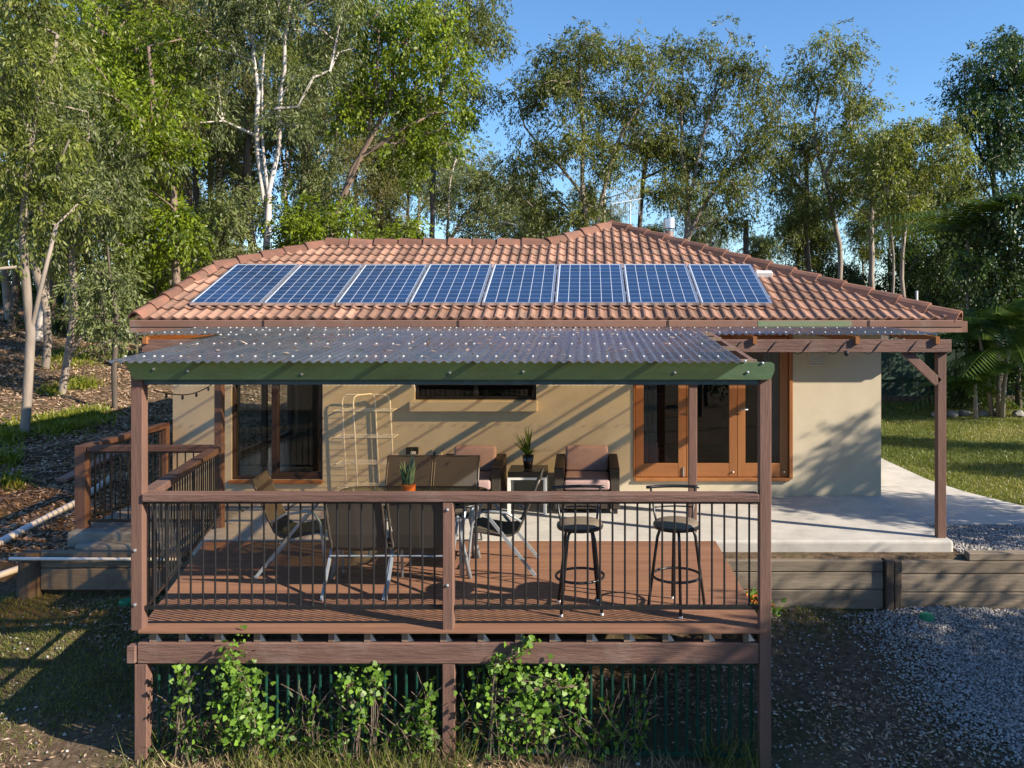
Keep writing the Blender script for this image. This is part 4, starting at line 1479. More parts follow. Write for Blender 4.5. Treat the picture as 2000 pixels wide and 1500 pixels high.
def clump_points(blobs, per_area, leaf_area, cl=0.55, flat=0.62, spray=15):
    """blobs: (cx,cy,cz,rx,ry,rz) -> clump centres, leaf positions (in hanging sprays), tints, spray directions"""
    cents, pts, tints, dirs = [], [], [], []
    ll = (leaf_area * 8) ** 0.5
    for cx, cy, cz, rx, ry, rz in blobs:
        rm = (rx * ry * rz) ** (1 / 3)
        k = int(max(4, min(30, 3.8 * (rm / cl) ** 1.7)))
        u = unit(k) * rng.uniform(0.35, 1.0, (k, 1))
        cc = np.array([cx, cy, cz]) + u * np.array([rx, ry, rz])
        n = int(per_area * math.pi * rx * rz / leaf_area)
        ns_ = max(3, n // spray)
        w = rng.uniform(0.3, 1.6, k)
        idx = rng.choice(k, ns_, p=w / w.sum())
        sr = np.clip(rng.normal(1.0, 0.28, k), 0.55, 1.6)[idx][:, None] * min(cl, rm * 0.55)
        g = unit(ns_) * rng.uniform(0.25, 1.0, (ns_, 1)) ** 0.6
        anchor = cc[idx] + g * np.array([1, 1, flat]) * sr * 1.15
        ax = g * 0.7 + unit(ns_) * 0.6 + np.array([0, 0, -0.35])
        ax /= np.linalg.norm(ax, axis=1, keepdims=True)
        ct = rng.normal(0, 0.15, k)
        st = np.clip(0.5 + ct[idx] + rng.normal(0, 0.2, ns_), 0, 1)
        ln = rng.uniform(1.2, 3.4, ns_) * ll
        rep_ = np.repeat(np.arange(ns_), spray)
        m_ = len(rep_)
        uu = rng.uniform(0, 1, m_)[:, None]
        drop = np.zeros((m_, 3))
        drop[:, 2] = -0.5 * (uu[:, 0] ** 2) * ln[rep_]
        p = anchor[rep_] + ax[rep_] * uu * ln[rep_][:, None] + drop + rng.normal(size=(m_, 3)) * ll * 0.33
        t = np.clip(st[rep_] + rng.normal(0, 0.12, m_), 0, 1)
        cents.append(cc)
        pts.append(p)
        tints.append(t)
        dirs.append(ax[rep_])
    return np.concatenate(cents), np.concatenate(pts), np.concatenate(tints), np.concatenate(dirs)


def skeleton(trunks, cents, tip=0.012, seg=0.7, expo=2.25):
    """grow limbs from the trunk polylines to every clump centre; returns nodes, parents, radii"""
    nodes, par = [], []
    for tr in trunks:
        prev = -1
        for i, p in enumerate(tr):
            p = np.array(p, float)
            if i == 0:
                if nodes:
                    dd = [np.linalg.norm(q - p) for q in nodes]
                    prev = int(np.argmin(dd))
                    if dd[prev] < 0.25:
                        continue
                nodes.append(p)
                par.append(prev)
                prev = len(nodes) - 1
            else:
                a = nodes[prev]
                k = max(1, int(np.linalg.norm(p - a) / seg))
                for j in range(1, k + 1):
                    q = a + (p - a) * j / k + (rng.normal(size=3) * 0.03 if j < k else 0)
                    nodes.append(q)
                    par.append(prev)
                    prev = len(nodes) - 1
    N0 = len(nodes)
    base = nodes[0]
    order = np.argsort([np.min([np.linalg.norm(c - q) for q in nodes[N0 // 4:]]) for c in cents])
    for ci in order:
        c = cents[ci]
        A = np.array(nodes)
        d = A - c
        dist = np.linalg.norm(d, axis=1)
        pen = dist + 1.6 * np.maximum(0, d[:, 2] + 0.25 * dist) + 0.5 * (np.arange(len(A)) < N0 // 4) * 5
        a = int(np.argmin(pen))
        p0 = A[a]
        L = dist[a]
        k = max(1, int(L / seg))
        up = np.array([0, 0, 0.12 * L])
        prev = a
        for j in range(1, k + 1):
            t = j / k
            q = p0 + (c - p0) * t + up * math.sin(math.pi * t) * -0.35 + rng.normal(size=3) * 0.05 * L / k ** 0.5 * (j < k)
            nodes.append(q)
            par.append(prev)
            prev = len(nodes) - 1
    n = len(nodes)
    acc = np.zeros(n)
    kids = [0] * n
    for i in range(n):
        if par[i] >= 0:
            kids[par[i]] += 1
    rad = np.zeros(n)
    for i in range(n - 1, -1, -1):
        r = acc[i] ** (1 / expo) if acc[i] > 0 else tip
        rad[i] = max(tip, r)
        if par[i] >= 0:
            acc[par[i]] += rad[i] ** expo
    return np.array(nodes), par, rad


def limb_mesh(name, nodes, par, rad, m, sides=7):
    n = len(nodes)
    ch = [[] for _ in range(n)]
    for i, p in enumerate(par):
        if p >= 0:
            ch[p].append(i)
    mb = MB()
    starts = [i for i in range(n) if par[i] < 0]
    stack = [(i, None) for i in starts]
    while stack:
        s, frm = stack.pop()
        chain = [s]
        while ch[chain[-1]]:
            c = sorted(ch[chain[-1]], key=lambda q: -rad[q])
            stack += [(q, chain[-1]) for q in c[1:]]
            chain.append(c[0])
        pts = [nodes[q] for q in chain]
        rs = [rad[q] for q in chain]
        if frm is not None:
            pts = [nodes[frm]] + pts
            rs = [min(rad[frm], rs[0] * 1.1)] + rs
        if len(pts) > 1:
            mb.tube(pts, rs, sides if max(rs) > 0.05 else 5, False)
    me = mb.mesh(name)
    me.polygons.foreach_set('use_smooth', [True] * len(me.polygons))
    me.materials.append(M[m])
    return me


def make_tree(label, trunk_px, blobs_px, Y, leaf, bark, name='gum_tree', L=0.17, W=0.05, dens=1.9, droop=0.6, r0=0.15, cl=0.55, extra=(), depth=1.0, group=None, flat=0.62, cat='tree'):
    """trunk_px: polylines of photo pixels at depth Y; blobs_px: (px,py,rx,ry[,dY])"""
    s = F / Y
    b0 = P(*trunk_px[0][0], Y)
    gzv = gz1(b0.x, Y)
    base = Vector((b0.x, Y, gzv))
    trunks = []
    for ti, tr in enumerate(trunk_px):
        pl = []
        for i, q in enumerate(tr):
            w = P(q[0], q[1], Y)
            dy = q[2] if len(q) > 2 else 0
            pl.append((w.x - base.x, dy, w.z - base.z))
        if ti == 0:
            pl[0] = (0, 0, -0.2)
        trunks.append(pl)
    blobs = []
    for q in blobs_px:
        w = P(q[0], q[1], Y)
        kk = 1.32 if Y > 25.5 else 1.15
        rx, rz = q[2] / s * kk, q[3] / s * kk
        dy = q[4] if len(q) > 4 else rng.uniform(-0.8, 0.8) * rx * depth
        blobs.append((w.x - base.x, dy, w.z - base.z, rx, (rx + rz) / 2 * depth, rz))
    L, W = (L * 0.62, W * 0.82) if Y > 25.5 else (L * 0.72, W * 0.92)
    cents, pts, tints, dirs = clump_points(blobs, dens * (1.9 if Y < 25.5 else 2.1), L * W * 0.5, cl, flat)
    nodes, par, rad = skeleton(trunks, cents)
    k = r0 / max(rad[1], 1e-3)
    rad = np.maximum(rad * min(k, 1.6) if k > 1 else rad * max(k, 0.35), 0.008)
    t = thing(name, label, cat, base, group)
    o = put('trunk', limb_mesh('trunk', nodes, par, rad, bark), None)
    o.parent = t
    o = put('crown', leaf_mesh('crown', pts, L, W, leaf, droop, tints, dirs), None)
    o.parent = t
    return t


TREES = [
    # left side, near to far
    dict(label='slim pale trunked gum at the far left edge, nearest the camera', trunk_px=[[(45, 915), (52, 800), (60, 650), (48, 520), (45, 430), (60, 300), (72, 180)], [(60, 650), (85, 540), (110, 440)]],
         blobs_px=[(60, 230, 95, 90), (20, 330, 70, 80), (110, 400, 80, 60), (30, 480, 70, 60), (70, 80, 90, 80), (10, 130, 60, 80), (120, 300, 60, 60), (60, 20, 90, 60)],
         Y=15, leaf='lf_olive', bark='bark_g', L=0.15, W=0.036, dens=1.15, r0=0.14),
    dict(label='grey forked gum rooted just above the bright ground cover on the left slope', trunk_px=[[(118, 812), (132, 700), (146, 600), (138, 480), (160, 380), (172, 260)], [(138, 690), (165, 650)]],
         blobs_px=[(170, 210, 90, 70), (215, 400, 90, 60), (150, 330, 70, 60), (200, 500, 60, 50), (110, 480, 60, 50), (230, 290, 70, 60), (170, 610, 45, 28), (205, 640, 35, 24)],
         Y=18, leaf='lf_grey', bark='bark_g', L=0.16, W=0.04, dens=1.3, r0=0.15),
    dict(label='bright green broadleaf tree with straight tan trunk left of the white gum', trunk_px=[[(346, 690), (345, 560), (343, 440), (335, 330), (300, 200), (290, 90)]],
         blobs_px=[(270, 70, 110, 60), (230, 150, 80, 60), (310, 190, 90, 60), (250, 260, 90, 60), (350, 290, 55, 50), (270, 380, 80, 50), (310, 465, 80, 45), (190, 60, 80, 60), (240, 470, 60, 45), (360, 420, 40, 35)],
         Y=20, leaf='lf_bright', bark='bark_b', L=0.17, W=0.06, dens=1.65, r0=0.13, name='broadleaf_tree'),
    dict(label='tall white barked gum with forked stems behind the left ridge', trunk_px=[[(520, 700), (520, 490), (524, 380), (512, 270), (512, 150), (520, 40), (520, -60)], [(524, 380), (545, 290), (548, 190), (556, 80), (570, -30)], [(518, 400), (503, 300), (505, 180), (490, 60)]],
         blobs_px=[(520, 20, 90, 45), (445, 110, 60, 60), (610, 60, 80, 50), (430, 210, 50, 50), (600, 150, 50, 45), (470, -20, 90, 50), (640, -10, 90, 50), (580, 240, 40, 40), (430, 20, 60, 50)],
         Y=21, leaf='lf_grey', bark='bark_w', L=0.17, W=0.042, dens=1.25, r0=0.25),
    dict(label='leaning brown tree with bright green crown left of the sky gap', trunk_px=[[(628, 640), (650, 430), (688, 330), (745, 230), (790, 120), (800, 20)], [(672, 370), (720, 270), (735, 170), (740, 60)], [(700, 310), (790, 250), (850, 220)]],
         blobs_px=[(780, 50, 80, 60), (850, 110, 55, 60), (860, 210, 55, 55), (800, 290, 70, 45), (735, 140, 65, 55), (700, 60, 60, 60), (790, 190, 55, 45), (730, 10, 80, 50), (690, 210, 45, 40), (880, 290, 30, 25), (840, 20, 50, 50)],
         Y=24, leaf='lf_bright', bark='bark_b', L=0.19, W=0.075, dens=1.7, r0=0.16, name='broadleaf_tree'),
    dict(label='sparse tall gum overhanging the sky right of the leaning tree', trunk_px=[[(850, 650), (845, 420), (850, 250), (870, 120), (900, 40), (910, -40)]],
         blobs_px=[(890, 20, 60, 40), (930, 95, 40, 35), (975, 65, 28, 22), (900, 150, 40, 35), (930, 190, 32, 25), (850, -20, 60, 40), (900, 220, 30, 25), (940, 20, 40, 30)],
         Y=31, leaf='lf_olive', bark='bark_d', L=0.2, W=0.055, dens=1.35, r0=0.16),
    dict(label='dark stemmed gum between the bright tree and the white gum', trunk_px=[[(375, 690), (385, 450), (380, 300), (330, 120), (320, -20)], [(380, 300), (420, 190), (430, 60)]],
         blobs_px=[(365, 20, 70, 50), (400, 120, 60, 50), (440, 290, 50, 55), (450, 400, 55, 55), (400, 240, 50, 45), (320, -20, 60, 50), (470, 180, 45, 45), (400, 480, 60, 40)],
         Y=27, leaf='lf_brown', bark='bark_d', L=0.19, W=0.05, dens=1.35, r0=0.17),
    dict(label='grey green sapling beside the left gutter corner', trunk_px=[[(225, 700), (228, 620), (215, 540), (210, 480)]],
         blobs_px=[(220, 580, 38, 36), (190, 620, 32, 26), (235, 640, 26, 20), (210, 530, 32, 30), (180, 570, 30, 30)],
         Y=17, leaf='lf_grey', bark='bark_d', L=0.14, W=0.038, dens=1.4, r0=0.06, name='sapling', cat='sapling'),
    # middle
    dict(label='thin pale sapling gum standing behind the low ridge in the sky gap', trunk_px=[[(875, 640), (872, 480), (880, 350), (895, 280)], [(873, 470), (905, 420), (940, 385)]],
         blobs_px=[(930, 300, 40, 35), (900, 360, 38, 35), (960, 370, 45, 40), (870, 420, 32, 32), (920, 430, 45, 30), (980, 420, 45, 35), (860, 340, 26, 26)],
         Y=37, leaf='lf_grey', bark='bark_w', L=0.2, W=0.052, dens=1.0, r0=0.1),
    dict(label='large rounded gum crown directly behind the roof apex', trunk_px=[[(1160, 560), (1148, 450), (1138, 380), (1140, 280), (1135, 180), (1130, 110)], [(1140, 380), (1090, 320), (1050, 280)], [(1165, 450), (1180, 370), (1200, 290), (1240, 220)]],
         blobs_px=[(1170, 95, 70, 36), (1080, 135, 52, 40), (1045, 200, 40, 38), (1120, 200, 60, 40), (1200, 180, 55, 45), (1250, 130, 40, 45), (1040, 300, 40, 34), (1110, 290, 60, 40), (1190, 280, 50, 40), (1250, 260, 45, 50), (1060, 390, 55, 34), (1010, 350, 34, 34), (1200, 360, 50, 30), (1130, 130, 50, 40), (1120, 420, 50, 22)],
         Y=30, leaf='lf_olive', bark='bark_g', L=0.2, W=0.055, dens=1.25, r0=0.2),
    dict(label='wide multi stemmed gum behind the chimney flue', trunk_px=[[(1345, 560), (1340, 470), (1345, 400), (1330, 300), (1335, 180), (1330, 100)], [(1350, 450), (1390, 380), (1440, 310), (1500, 250)], [(1342, 430), (1300, 350), (1280, 260)], [(1345, 400), (1370, 280), (1400, 160)]],
         blobs_px=[(1325, 90, 42, 28), (1400, 105, 48, 34), (1300, 180, 44, 40), (1370, 190, 55, 42), (1450, 170, 45, 40), (1290, 280, 48, 42), (1370, 290, 60, 42), (1460, 260, 52, 45), (1510, 210, 38, 40), (1400, 370, 60, 36), (1310, 370, 45, 34), (1490, 330, 42, 32), (1450, 410, 46, 28)],
         Y=31, leaf='lf_olive', bark='bark_g', L=0.2, W=0.055, dens=1.25, r0=0.2),
    dict(label='tall drooping gum with bare inner limbs right of the multi stemmed gum', trunk_px=[[(1645, 640), (1640, 480), (1620, 380), (1590, 270), (1600, 180), (1615, 120)], [(1610, 340), (1650, 260), (1680, 200)]],
         blobs_px=[(1605, 125, 58, 30), (1560, 165, 38, 34), (1650, 175, 45, 34), (1690, 215, 34, 30), (1575, 260, 42, 40), (1640, 290, 48, 42), (1550, 330, 36, 34), (1680, 320, 40, 40), (1610, 390, 55, 36), (1560, 430, 40, 30)],
         Y=33, leaf='lf_olive', bark='bark_g', L=0.2, W=0.055, dens=1.3, r0=0.17),
    dict(label='yellow green gum with twin thin trunks above the right hip', trunk_px=[[(1768, 660), (1762, 500), (1770, 400), (1780, 300), (1785, 240)], [(1745, 640), (1745, 500), (1735, 380)]],
         blobs_px=[(1790, 250, 52, 34), (1740, 270, 38, 36), (1825, 300, 40, 40), (1770, 330, 50, 40), (1720, 340, 36, 36), (1800, 390, 45, 34), (1740, 410, 38, 28), (1840, 250, 26, 22)],
         Y=27, leaf='lf_olive', bark='bark_g', L=0.19, W=0.055, dens=1.5, r0=0.14),
    dict(label='tall dark crowned gum at the right edge of the sky', trunk_px=[[(1960, 700), (1955, 500), (1940, 350), (1920, 220), (1950, 120)], [(1940, 340), (1890, 240), (1870, 190)]],
         blobs_px=[(1930, 120, 60, 32), (1980, 85, 40, 22), (1885, 165, 36, 30), (1960, 190, 60, 45), (1900, 240, 50, 45), (1985, 270, 50, 60), (1920, 310, 50, 40), (2020, 180, 50, 50), (1990, 140, 40, 30)],
         Y=29, leaf='lf_dark', bark='bark_d', L=0.2, W=0.06, dens=1.6, r0=0.2),
    dict(label='dense dark evergreen filling the right edge above the lawn', trunk_px=[[(1990, 800), (1985, 650), (1975, 500), (1970, 400)]],
         blobs_px=[(1965, 390, 55, 50), (1925, 450, 45, 45), (1990, 480, 60, 70), (1950, 560, 55, 55), (2010, 620, 60, 80), (1905, 510, 34, 34), (2030, 400, 60, 70), (1990, 700, 40, 50)],
         Y=22.5, leaf='lf_dark', bark='bark_d', L=0.17, W=0.07, dens=2.3, r0=0.17, name='evergreen_tree'),
]
protos = [make_tree(**k) for k in TREES]

# rows of further trees behind, to close the wood
FILL = [
    (2, 36, 60, 1.25), (3, 33, 170, 1.0), (6, 36, 270, 1.1), (0, 32, 330, 1.5), (6, 40, 420, 1.3), (1, 34, 480, 1.3), (5, 37, 590, 1.0), (6, 38, 690, 1.0), (1, 42, 740, 1.25), (4, 40, 120, 1.2),
    (0, 26, 20, 1.3), (1, 25, 250, 1.1), (6, 46, 800, 1.0), (8, 44, 985, 1.05), (8, 48, 820, 1.1), (8, 46, 760, 1.25), (0, 30, 130, 1.5), (2, 27, 90, 1.0), (1, 28, 560, 1.15), (6, 30, 640, 0.75), (3, 40, 560, 1.2), (4, 36, 380, 1.1),
]
for i, (pi, Y, px, sc) in enumerate(FILL):
    x = (px - CX) * Y / F
    o = copy_tree(protos[pi])
    place(o, (x, Y, gz1(x, Y)), rng.uniform(0, 6.28), sc)
    tag(o, 'bush tree among the crowded trunks far behind the house on the left', 'tree', 'crowded trees far behind on the left')
LOWR = [(8, 42, 1060, 1.0), (8, 43, 1180, 1.0), (12, 46, 1260, 0.8), (8, 45, 1390, 1.0), (12, 44, 1480, 0.72), (14, 40, 1530, 0.7), (12, 38, 1590, 0.75), (14, 42, 1650, 0.75), (12, 40, 1700, 0.85), (14, 37, 1790, 0.85),
        (12, 36, 1850, 1.0), (14, 34, 1880, 1.0), (14, 29, 1840, 0.75), (8, 40, 1560, 1.0), (8, 40, 1740, 1.1), (14, 46, 1440, 0.6), (14, 48, 1120, 0.55), (14, 50, 1000, 0.55), (14, 50, 1240, 0.5), (14, 50, 900, 0.55)]
for i, (pi, Y, px, sc) in enumerate(LOWR):
    x = (px - CX) * Y / F
    o = copy_tree(protos[pi])
    place(o, (x, Y, gz1(x, Y)), rng.uniform(0, 6.28), sc)
    tag(o, 'low bush tree in the far row behind the right half of the roof', 'tree', 'low trees far behind the roof')
# trees to the right of and behind the viewpoint: they shade the yard and stand in the window reflections
SIDE = [(14, 9.6, 5.6, 0.86), (14, 10.2, 3.6, 1.0), (14, 9.3, 9.0, 0.8), (14, 11.5, 1.6, 1.15), (14, 8.6, 4.4, 0.88), (14, 8.2, 2.4, 0.95), (12, 13.5, 14.2, 0.55), (12, 15.5, 10.6, 0.6), (12, 14.5, 18.5, 0.62),
        (2, -9, -12, 1.0), (3, -2, -15, 1.0), (6, 5, -13, 1.0), (4, 11, -11, 1.0), (2, 1.5, -19, 1.2), (6, -14, -8, 1.1), (14, -5, -16, 1.2), (14, 6, -18, 1.2)]
for i, (pi, x, y, sc) in enumerate(SIDE):
    o = copy_tree(protos[pi])
    place(o, (x, y, gz1(x, y)), rng.uniform(0, 6.28), sc)
    tag(o, 'garden tree standing out of view beside the yard', 'tree', 'trees beside and behind the viewpoint')


# shrubs
def make_shrub(label, blobs_px, Y, leaf, L, W, dens, name='shrub', bark='bark_d', group=None, droop=0.2):
    bx = sum(b[0] for b in blobs_px) / len(blobs_px)
    by = max(b[1] + b[3] for b in blobs_px)
    return make_tree(label, [[(bx, by + 20), (bx, by - 20), (bx, sum(b[1] for b in blobs_px) / len(blobs_px))]], blobs_px, Y, leaf, bark, name, L, W, dens, droop, 0.04, 0.4, group=group, cat='shrub')


make_shrub('bright green bush rising just behind the low ridge', [(570, 420, 40, 32), (620, 440, 45, 30), (690, 430, 50, 32), (750, 450, 45, 24), (650, 400, 40, 26), (790, 462, 26, 16), (560, 460, 30, 24)], 20.5, 'lf_bright', 0.15, 0.06, 1.9)
make_shrub('grey green bush left of the white gum above the roof corner', [(430, 430, 50, 50), (470, 390, 40, 40), (400, 490, 45, 40), (450, 480, 45, 35)], 23, 'lf_grey', 0.17, 0.05, 1.6)
make_shrub('yellow green bush above the left gutter corner', [(300, 520, 45, 35), (340, 490, 40, 35), (260, 500, 45, 40), (310, 560, 45, 30)], 24, 'lf_bright', 0.18, 0.06, 1.5)
make_shrub('low dark bush between the trunks at the left edge', [(40, 640, 50, 40), (95, 660, 40, 34), (20, 720, 40, 30)], 24, 'lf_dark', 0.18, 0.06, 1.5)
make_shrub('olive bush among the trunks above the leaf covered slope', [(150, 640, 45, 36), (120, 690, 40, 24), (205, 660, 36, 26)], 27, 'lf_olive', 0.19, 0.06, 1.5)
make_shrub('brown twiggy bush beside the left gutter end', [(265, 640, 22, 26), (285, 610, 22, 26), (250, 600, 24, 26)], 21, 'lf_brown', 0.13, 0.03, 0.8)
make_shrub('dark bush in the garden bed below the palms', [(1905, 740, 40, 36), (1960, 730, 50, 46), (1850, 760, 26, 22), (1930, 690, 40, 40)], 22.5, 'lf_dark', 0.16, 0.06, 2.2)


def band(label, x0, x1, py, ry, Y, leaf, dens, step=55):
    blobs = [(x, py + rng.uniform(-ry, ry) * 0.4, step * 0.8, ry * rng.uniform(0.8, 1.2)) for x in np.arange(x0, x1, step)]
    return make_shrub(label, blobs, Y, leaf, 0.24, 0.08, dens, 'hedge_bush')


band('dense dim undergrowth behind the left tree trunks', -340, 330, 575, 75, 33, 'lf_olive', 2.0)
band('dim undergrowth behind the house left of the apex', 330, 860, 540, 55, 36, 'lf_brown', 1.2)
band('dim green undergrowth far behind the right roof slope', 1480, 2250, 560, 42, 38, 'lf_dark', 1.3)
band('far dim undergrowth behind the low ridge', 840, 1200, 500, 34, 44, 'lf_grey', 1.0)


# palms
def make_palm(label, px, py_top, Y, nf, L, spread, stems=1):
    b = P(px, 600, Y)
    base = Vector((b.x, Y, gz1(b.x, Y)))
    t = thing('palm', label, 'palm', base)
    top = EYE.z - (py_top - CY) * Y / F - base.z
    for s_ in range(stems):
        a = s_ * 2.4
        off = Vector((math.cos(a), math.sin(a), 0)) * (0.25 * (s_ > 0))
        hh = top * (1 - 0.12 * s_)
        o = MB().tube([off * 0.6 + Vector((0, 0, -0.1)), off + Vector((0, 0, hh * 0.5)), off * 1.8 + Vector((0, 0, hh))], [0.07, 0.055, 0.04], 8).build('trunk', 'bark_g', None, smooth=True)
        o.parent = t
        vv, ff, aa = [], [], []
        for k in range(nf):
            az = k * 2.399 + s_
            el = R(75 - 75 * ((k * 0.618) % 1))
            hd = Vector((math.cos(az), math.sin(az), 0))
            sd = Vector((-math.sin(az), math.cos(az), 0))
            l = L * rng.uniform(0.8, 1.15)
            prev = None
            for q in range(26):
                u = q / 25
                p = off * 1.8 + Vector((0, 0, hh)) + hd * (l * u * (math.cos(el) * spread + 0.25 * u)) + Vector((0, 0, l * (u * math.sin(el) - 0.62 * u * u)))
                if prev is not None:
                    d = (p - prev).normalized()
                    ll = l * 0.30 * math.sin(math.pi * min(1, 0.12 + 0.88 * u)) ** 0.7 + 0.03
                    tt = float(np.clip(rng.normal(0.5, 0.2), 0, 1))
                    for sg in (-1, 1):
                        o_ = len(vv)
                        tip = p + sd * (sg * ll * 0.8) + d * (ll * 0.5) + Vector((0, 0, -ll * 0.35))
                        vv += [p, p.lerp(tip, 0.4) + d * 0.03, tip, p.lerp(tip, 0.4) - d * 0.03]
                        ff.append((o_, o_ + 1, o_ + 2, o_ + 3))
                        aa += [tt] * 4
                    o_ = len(vv)
                    vv += [prev - sd * 0.01, prev + sd * 0.01, p + sd * 0.008, p - sd * 0.008]
                    ff.append((o_, o_ + 1, o_ + 2, o_ + 3))
                    aa += [0.9] * 4
                prev = p
        o = put('fronds', np_mesh('fronds', np.array([tuple(x) for x in vv]), np.array(ff), 'lf_palm', np.array(aa)), None)
        o.parent = t


make_palm('slender palm with arching fronds above the dark fence corner', 1890, 450, 23.0, 16, 3.2, 1.0)
make_palm('bright clumping palm beside the pergola post at the lawn edge', 1950, 640, 21, 11, 2.1, 0.9, 4)
make_palm('low young palm spreading at the foot of the clumping palm', 1905, 750, 20.6, 11, 1.4, 0.9)

# old timber power pole far behind
pp = P(1457, 430, 33)
t = thing('timber_pole', 'dark timber pole standing behind the right roof slope', 'pole', (pp.x, 33, 0))
MB().tube([(pp.x, 33, gz1(pp.x, 33) - 0.3), (pp.x, 33, pp.z)], [0.13, 0.11], 10).build('pole', 'bark_d', t, smooth=True)
MB().lathe([(0.12, 0), (0.12, 0.03), (0, 0.05)], (pp.x, 33, pp.z - 0.02), 10).build('cap', 'galv', t)

# extra bare trunks on the left slope (each tree its own)
TR = [(88, 770, 62, 470, 20, 0.09, 'bark_g'), (72, 745, 95, 480, 23, 0.11, 'bark_w'), (96, 720, 88, 450, 26, 0.12, 'bark_b'), (135, 700, 150, 430, 28, 0.13, 'bark_g'), (165, 690, 172, 430, 30, 0.14, 'bark_d'),
      (205, 690, 200, 420, 31, 0.12, 'bark_b'), (235, 690, 228, 400, 30, 0.11, 'bark_g'), (490, 520, 488, 300, 27, 0.14, 'bark_b'), (20, 700, 26, 420, 24, 0.11, 'bark_d'), (275, 660, 262, 420, 30, 0.10, 'bark_d'),
      (425, 520, 432, 280, 31, 0.13, 'bark_g'), (600, 470, 612, 250, 32, 0.12, 'bark_g'), (1700, 560, 1706, 380, 33, 0.11, 'bark_g'), (1580, 560, 1574, 380, 34, 0.11, 'bark_d'), (1240, 470, 1262, 330, 35, 0.10, 'bark_d')]
TL = ['thin grey trunk rooted beside the leaf covered slope', 'pale slim trunk behind the nearest left gum', 'brown trunk behind the pale slim trunk on the left', 'straight grey trunk above the green ground cover', 'dark trunk right of the straight grey trunk',
      'thin brown trunk in the shade left of the gutter corner', 'thin grey trunk just left of the gutter corner', 'short brown trunk just left of the white gum', 'dark trunk at the very left edge', 'dark thin trunk touching the left gutter end',
      'grey trunk between the bright tree and the white gum', 'grey trunk right of the white gum', 'slim grey trunk above the right end of the hip', 'dark slim trunk above the mounting rail end', 'dark slim trunk right of the antenna']
for (px, py, px2, py2, Y, r, bk), lab in zip(TR, TL):
    a = P(px, py, Y)
    tp = P(px2, py2 - 60, Y)
    bx = Vector((a.x, Y, gz1(a.x, Y)))
    t = thing('bush_tree', lab, 'tree', bx)
    h = tp.z - bx.z
    dx = tp.x - a.x
    tr = [[(0, 0, -0.2), (dx * 0.3 + 0.08, 0.1, h * 0.35), (dx * 0.6 - 0.06, 0, h * 0.65), (dx, -0.1, h)]]
    blobs = [(dx + rng.uniform(-1.2, 1.2), rng.uniform(-1, 1), h + rng.uniform(-1.2, 0.8), 0.9, 0.9, 0.6) for _ in range(5)]
    cents, pts, tints, dirs = clump_points(blobs, 1.6, 0.16 * 0.045 * 0.5)
    nodes, par, rad = skeleton(tr, cents)
    rad = np.maximum(rad * r / max(rad[1], 1e-3), 0.008)
    o = put('trunk', limb_mesh('trunk', nodes, par, rad, bk), None)
    o.parent = t
    o = put('crown', leaf_mesh('crown', pts, 0.16, 0.045, 'lf_olive' if bk != 'bark_d' else 'lf_brown', 0.5, tints, dirs), None)
    o.parent = t


# ------------------------------------------------------------------ vines and weeds on the screen
def make_vine(label, blobs_px, Y, n, size=0.036, m='lf_ivy'):
    pts, tin = [], []
    for px, py, rx, ry in blobs_px:
        c = P(px, py, Y)
        k = int(n * 2.1 * rx * ry / 900)
        q = rng.normal(size=(k, 3)) * np.array([rx, 20, ry]) / (F / Y) * 0.72
        pts.append(np.array(c) + q)
        tin.append(np.clip(rng.normal(0.55, 0.25, k), 0, 1))
    pts = np.concatenate(pts)
    tin = np.concatenate(tin)
    b = P(blobs_px[-1][0], 1480, Y)
    t = thing('ivy_vine', label, 'vine', (b.x, Y, gz1(b.x, Y)))
    # five-cornered ivy leaves
    nn = len(pts)
    d = unit(nn)
    d[:, 2] -= 0.5
    d[:, 1] -= 0.2
    d /= np.linalg.norm(d, axis=1, keepdims=True)
    nrm = unit(nn) * 0.7 + np.array([0.5, -0.9, 0.5])
    s = np.cross(d, nrm)
    s /= np.linalg.norm(s, axis=1, keepdims=True) + 1e-9
    l = (size * rng.uniform(0.35, 1.5, nn))[:, None]
    prof = [(0, 0), (0.55, 0.25), (0.35, 0.62), (0, 1.0), (-0.35, 0.62), (-0.55, 0.25)]
    v = np.stack([pts + s * l * x + d * l * y for x, y in prof], 1).reshape(-1, 3)
    f = np.arange(6 * nn).reshape(nn, 6)
    put('leaves', np_mesh('leaves', v, f, m, np.repeat(tin, 6)), None, t)
    mb = MB()
    for j in range(5):
        path = []
        bl = sorted(blobs_px, key=lambda q: -q[1])
        x0 = bl[0][0] + rng.uniform(-15, 15)
        path.append(P(x0, 1482, Y))
        for q in bl:
            path.append(P(q[0] + rng.uniform(-0.4, 0.4) * q[2], q[1] + rng.uniform(-0.3, 0.3) * q[3], Y - 0.02))
        sm = []
        for a, b_ in zip(path[:-1], path[1:]):
            for u in range(4):
                sm.append(a.lerp(b_, u / 4) + Vector(rng.normal(size=3) * 0.012))
        sm.append(path[-1])
        mb.tube(sm, 0.0035, 4, False)
    mb.build('stem', 'bark_b', t)


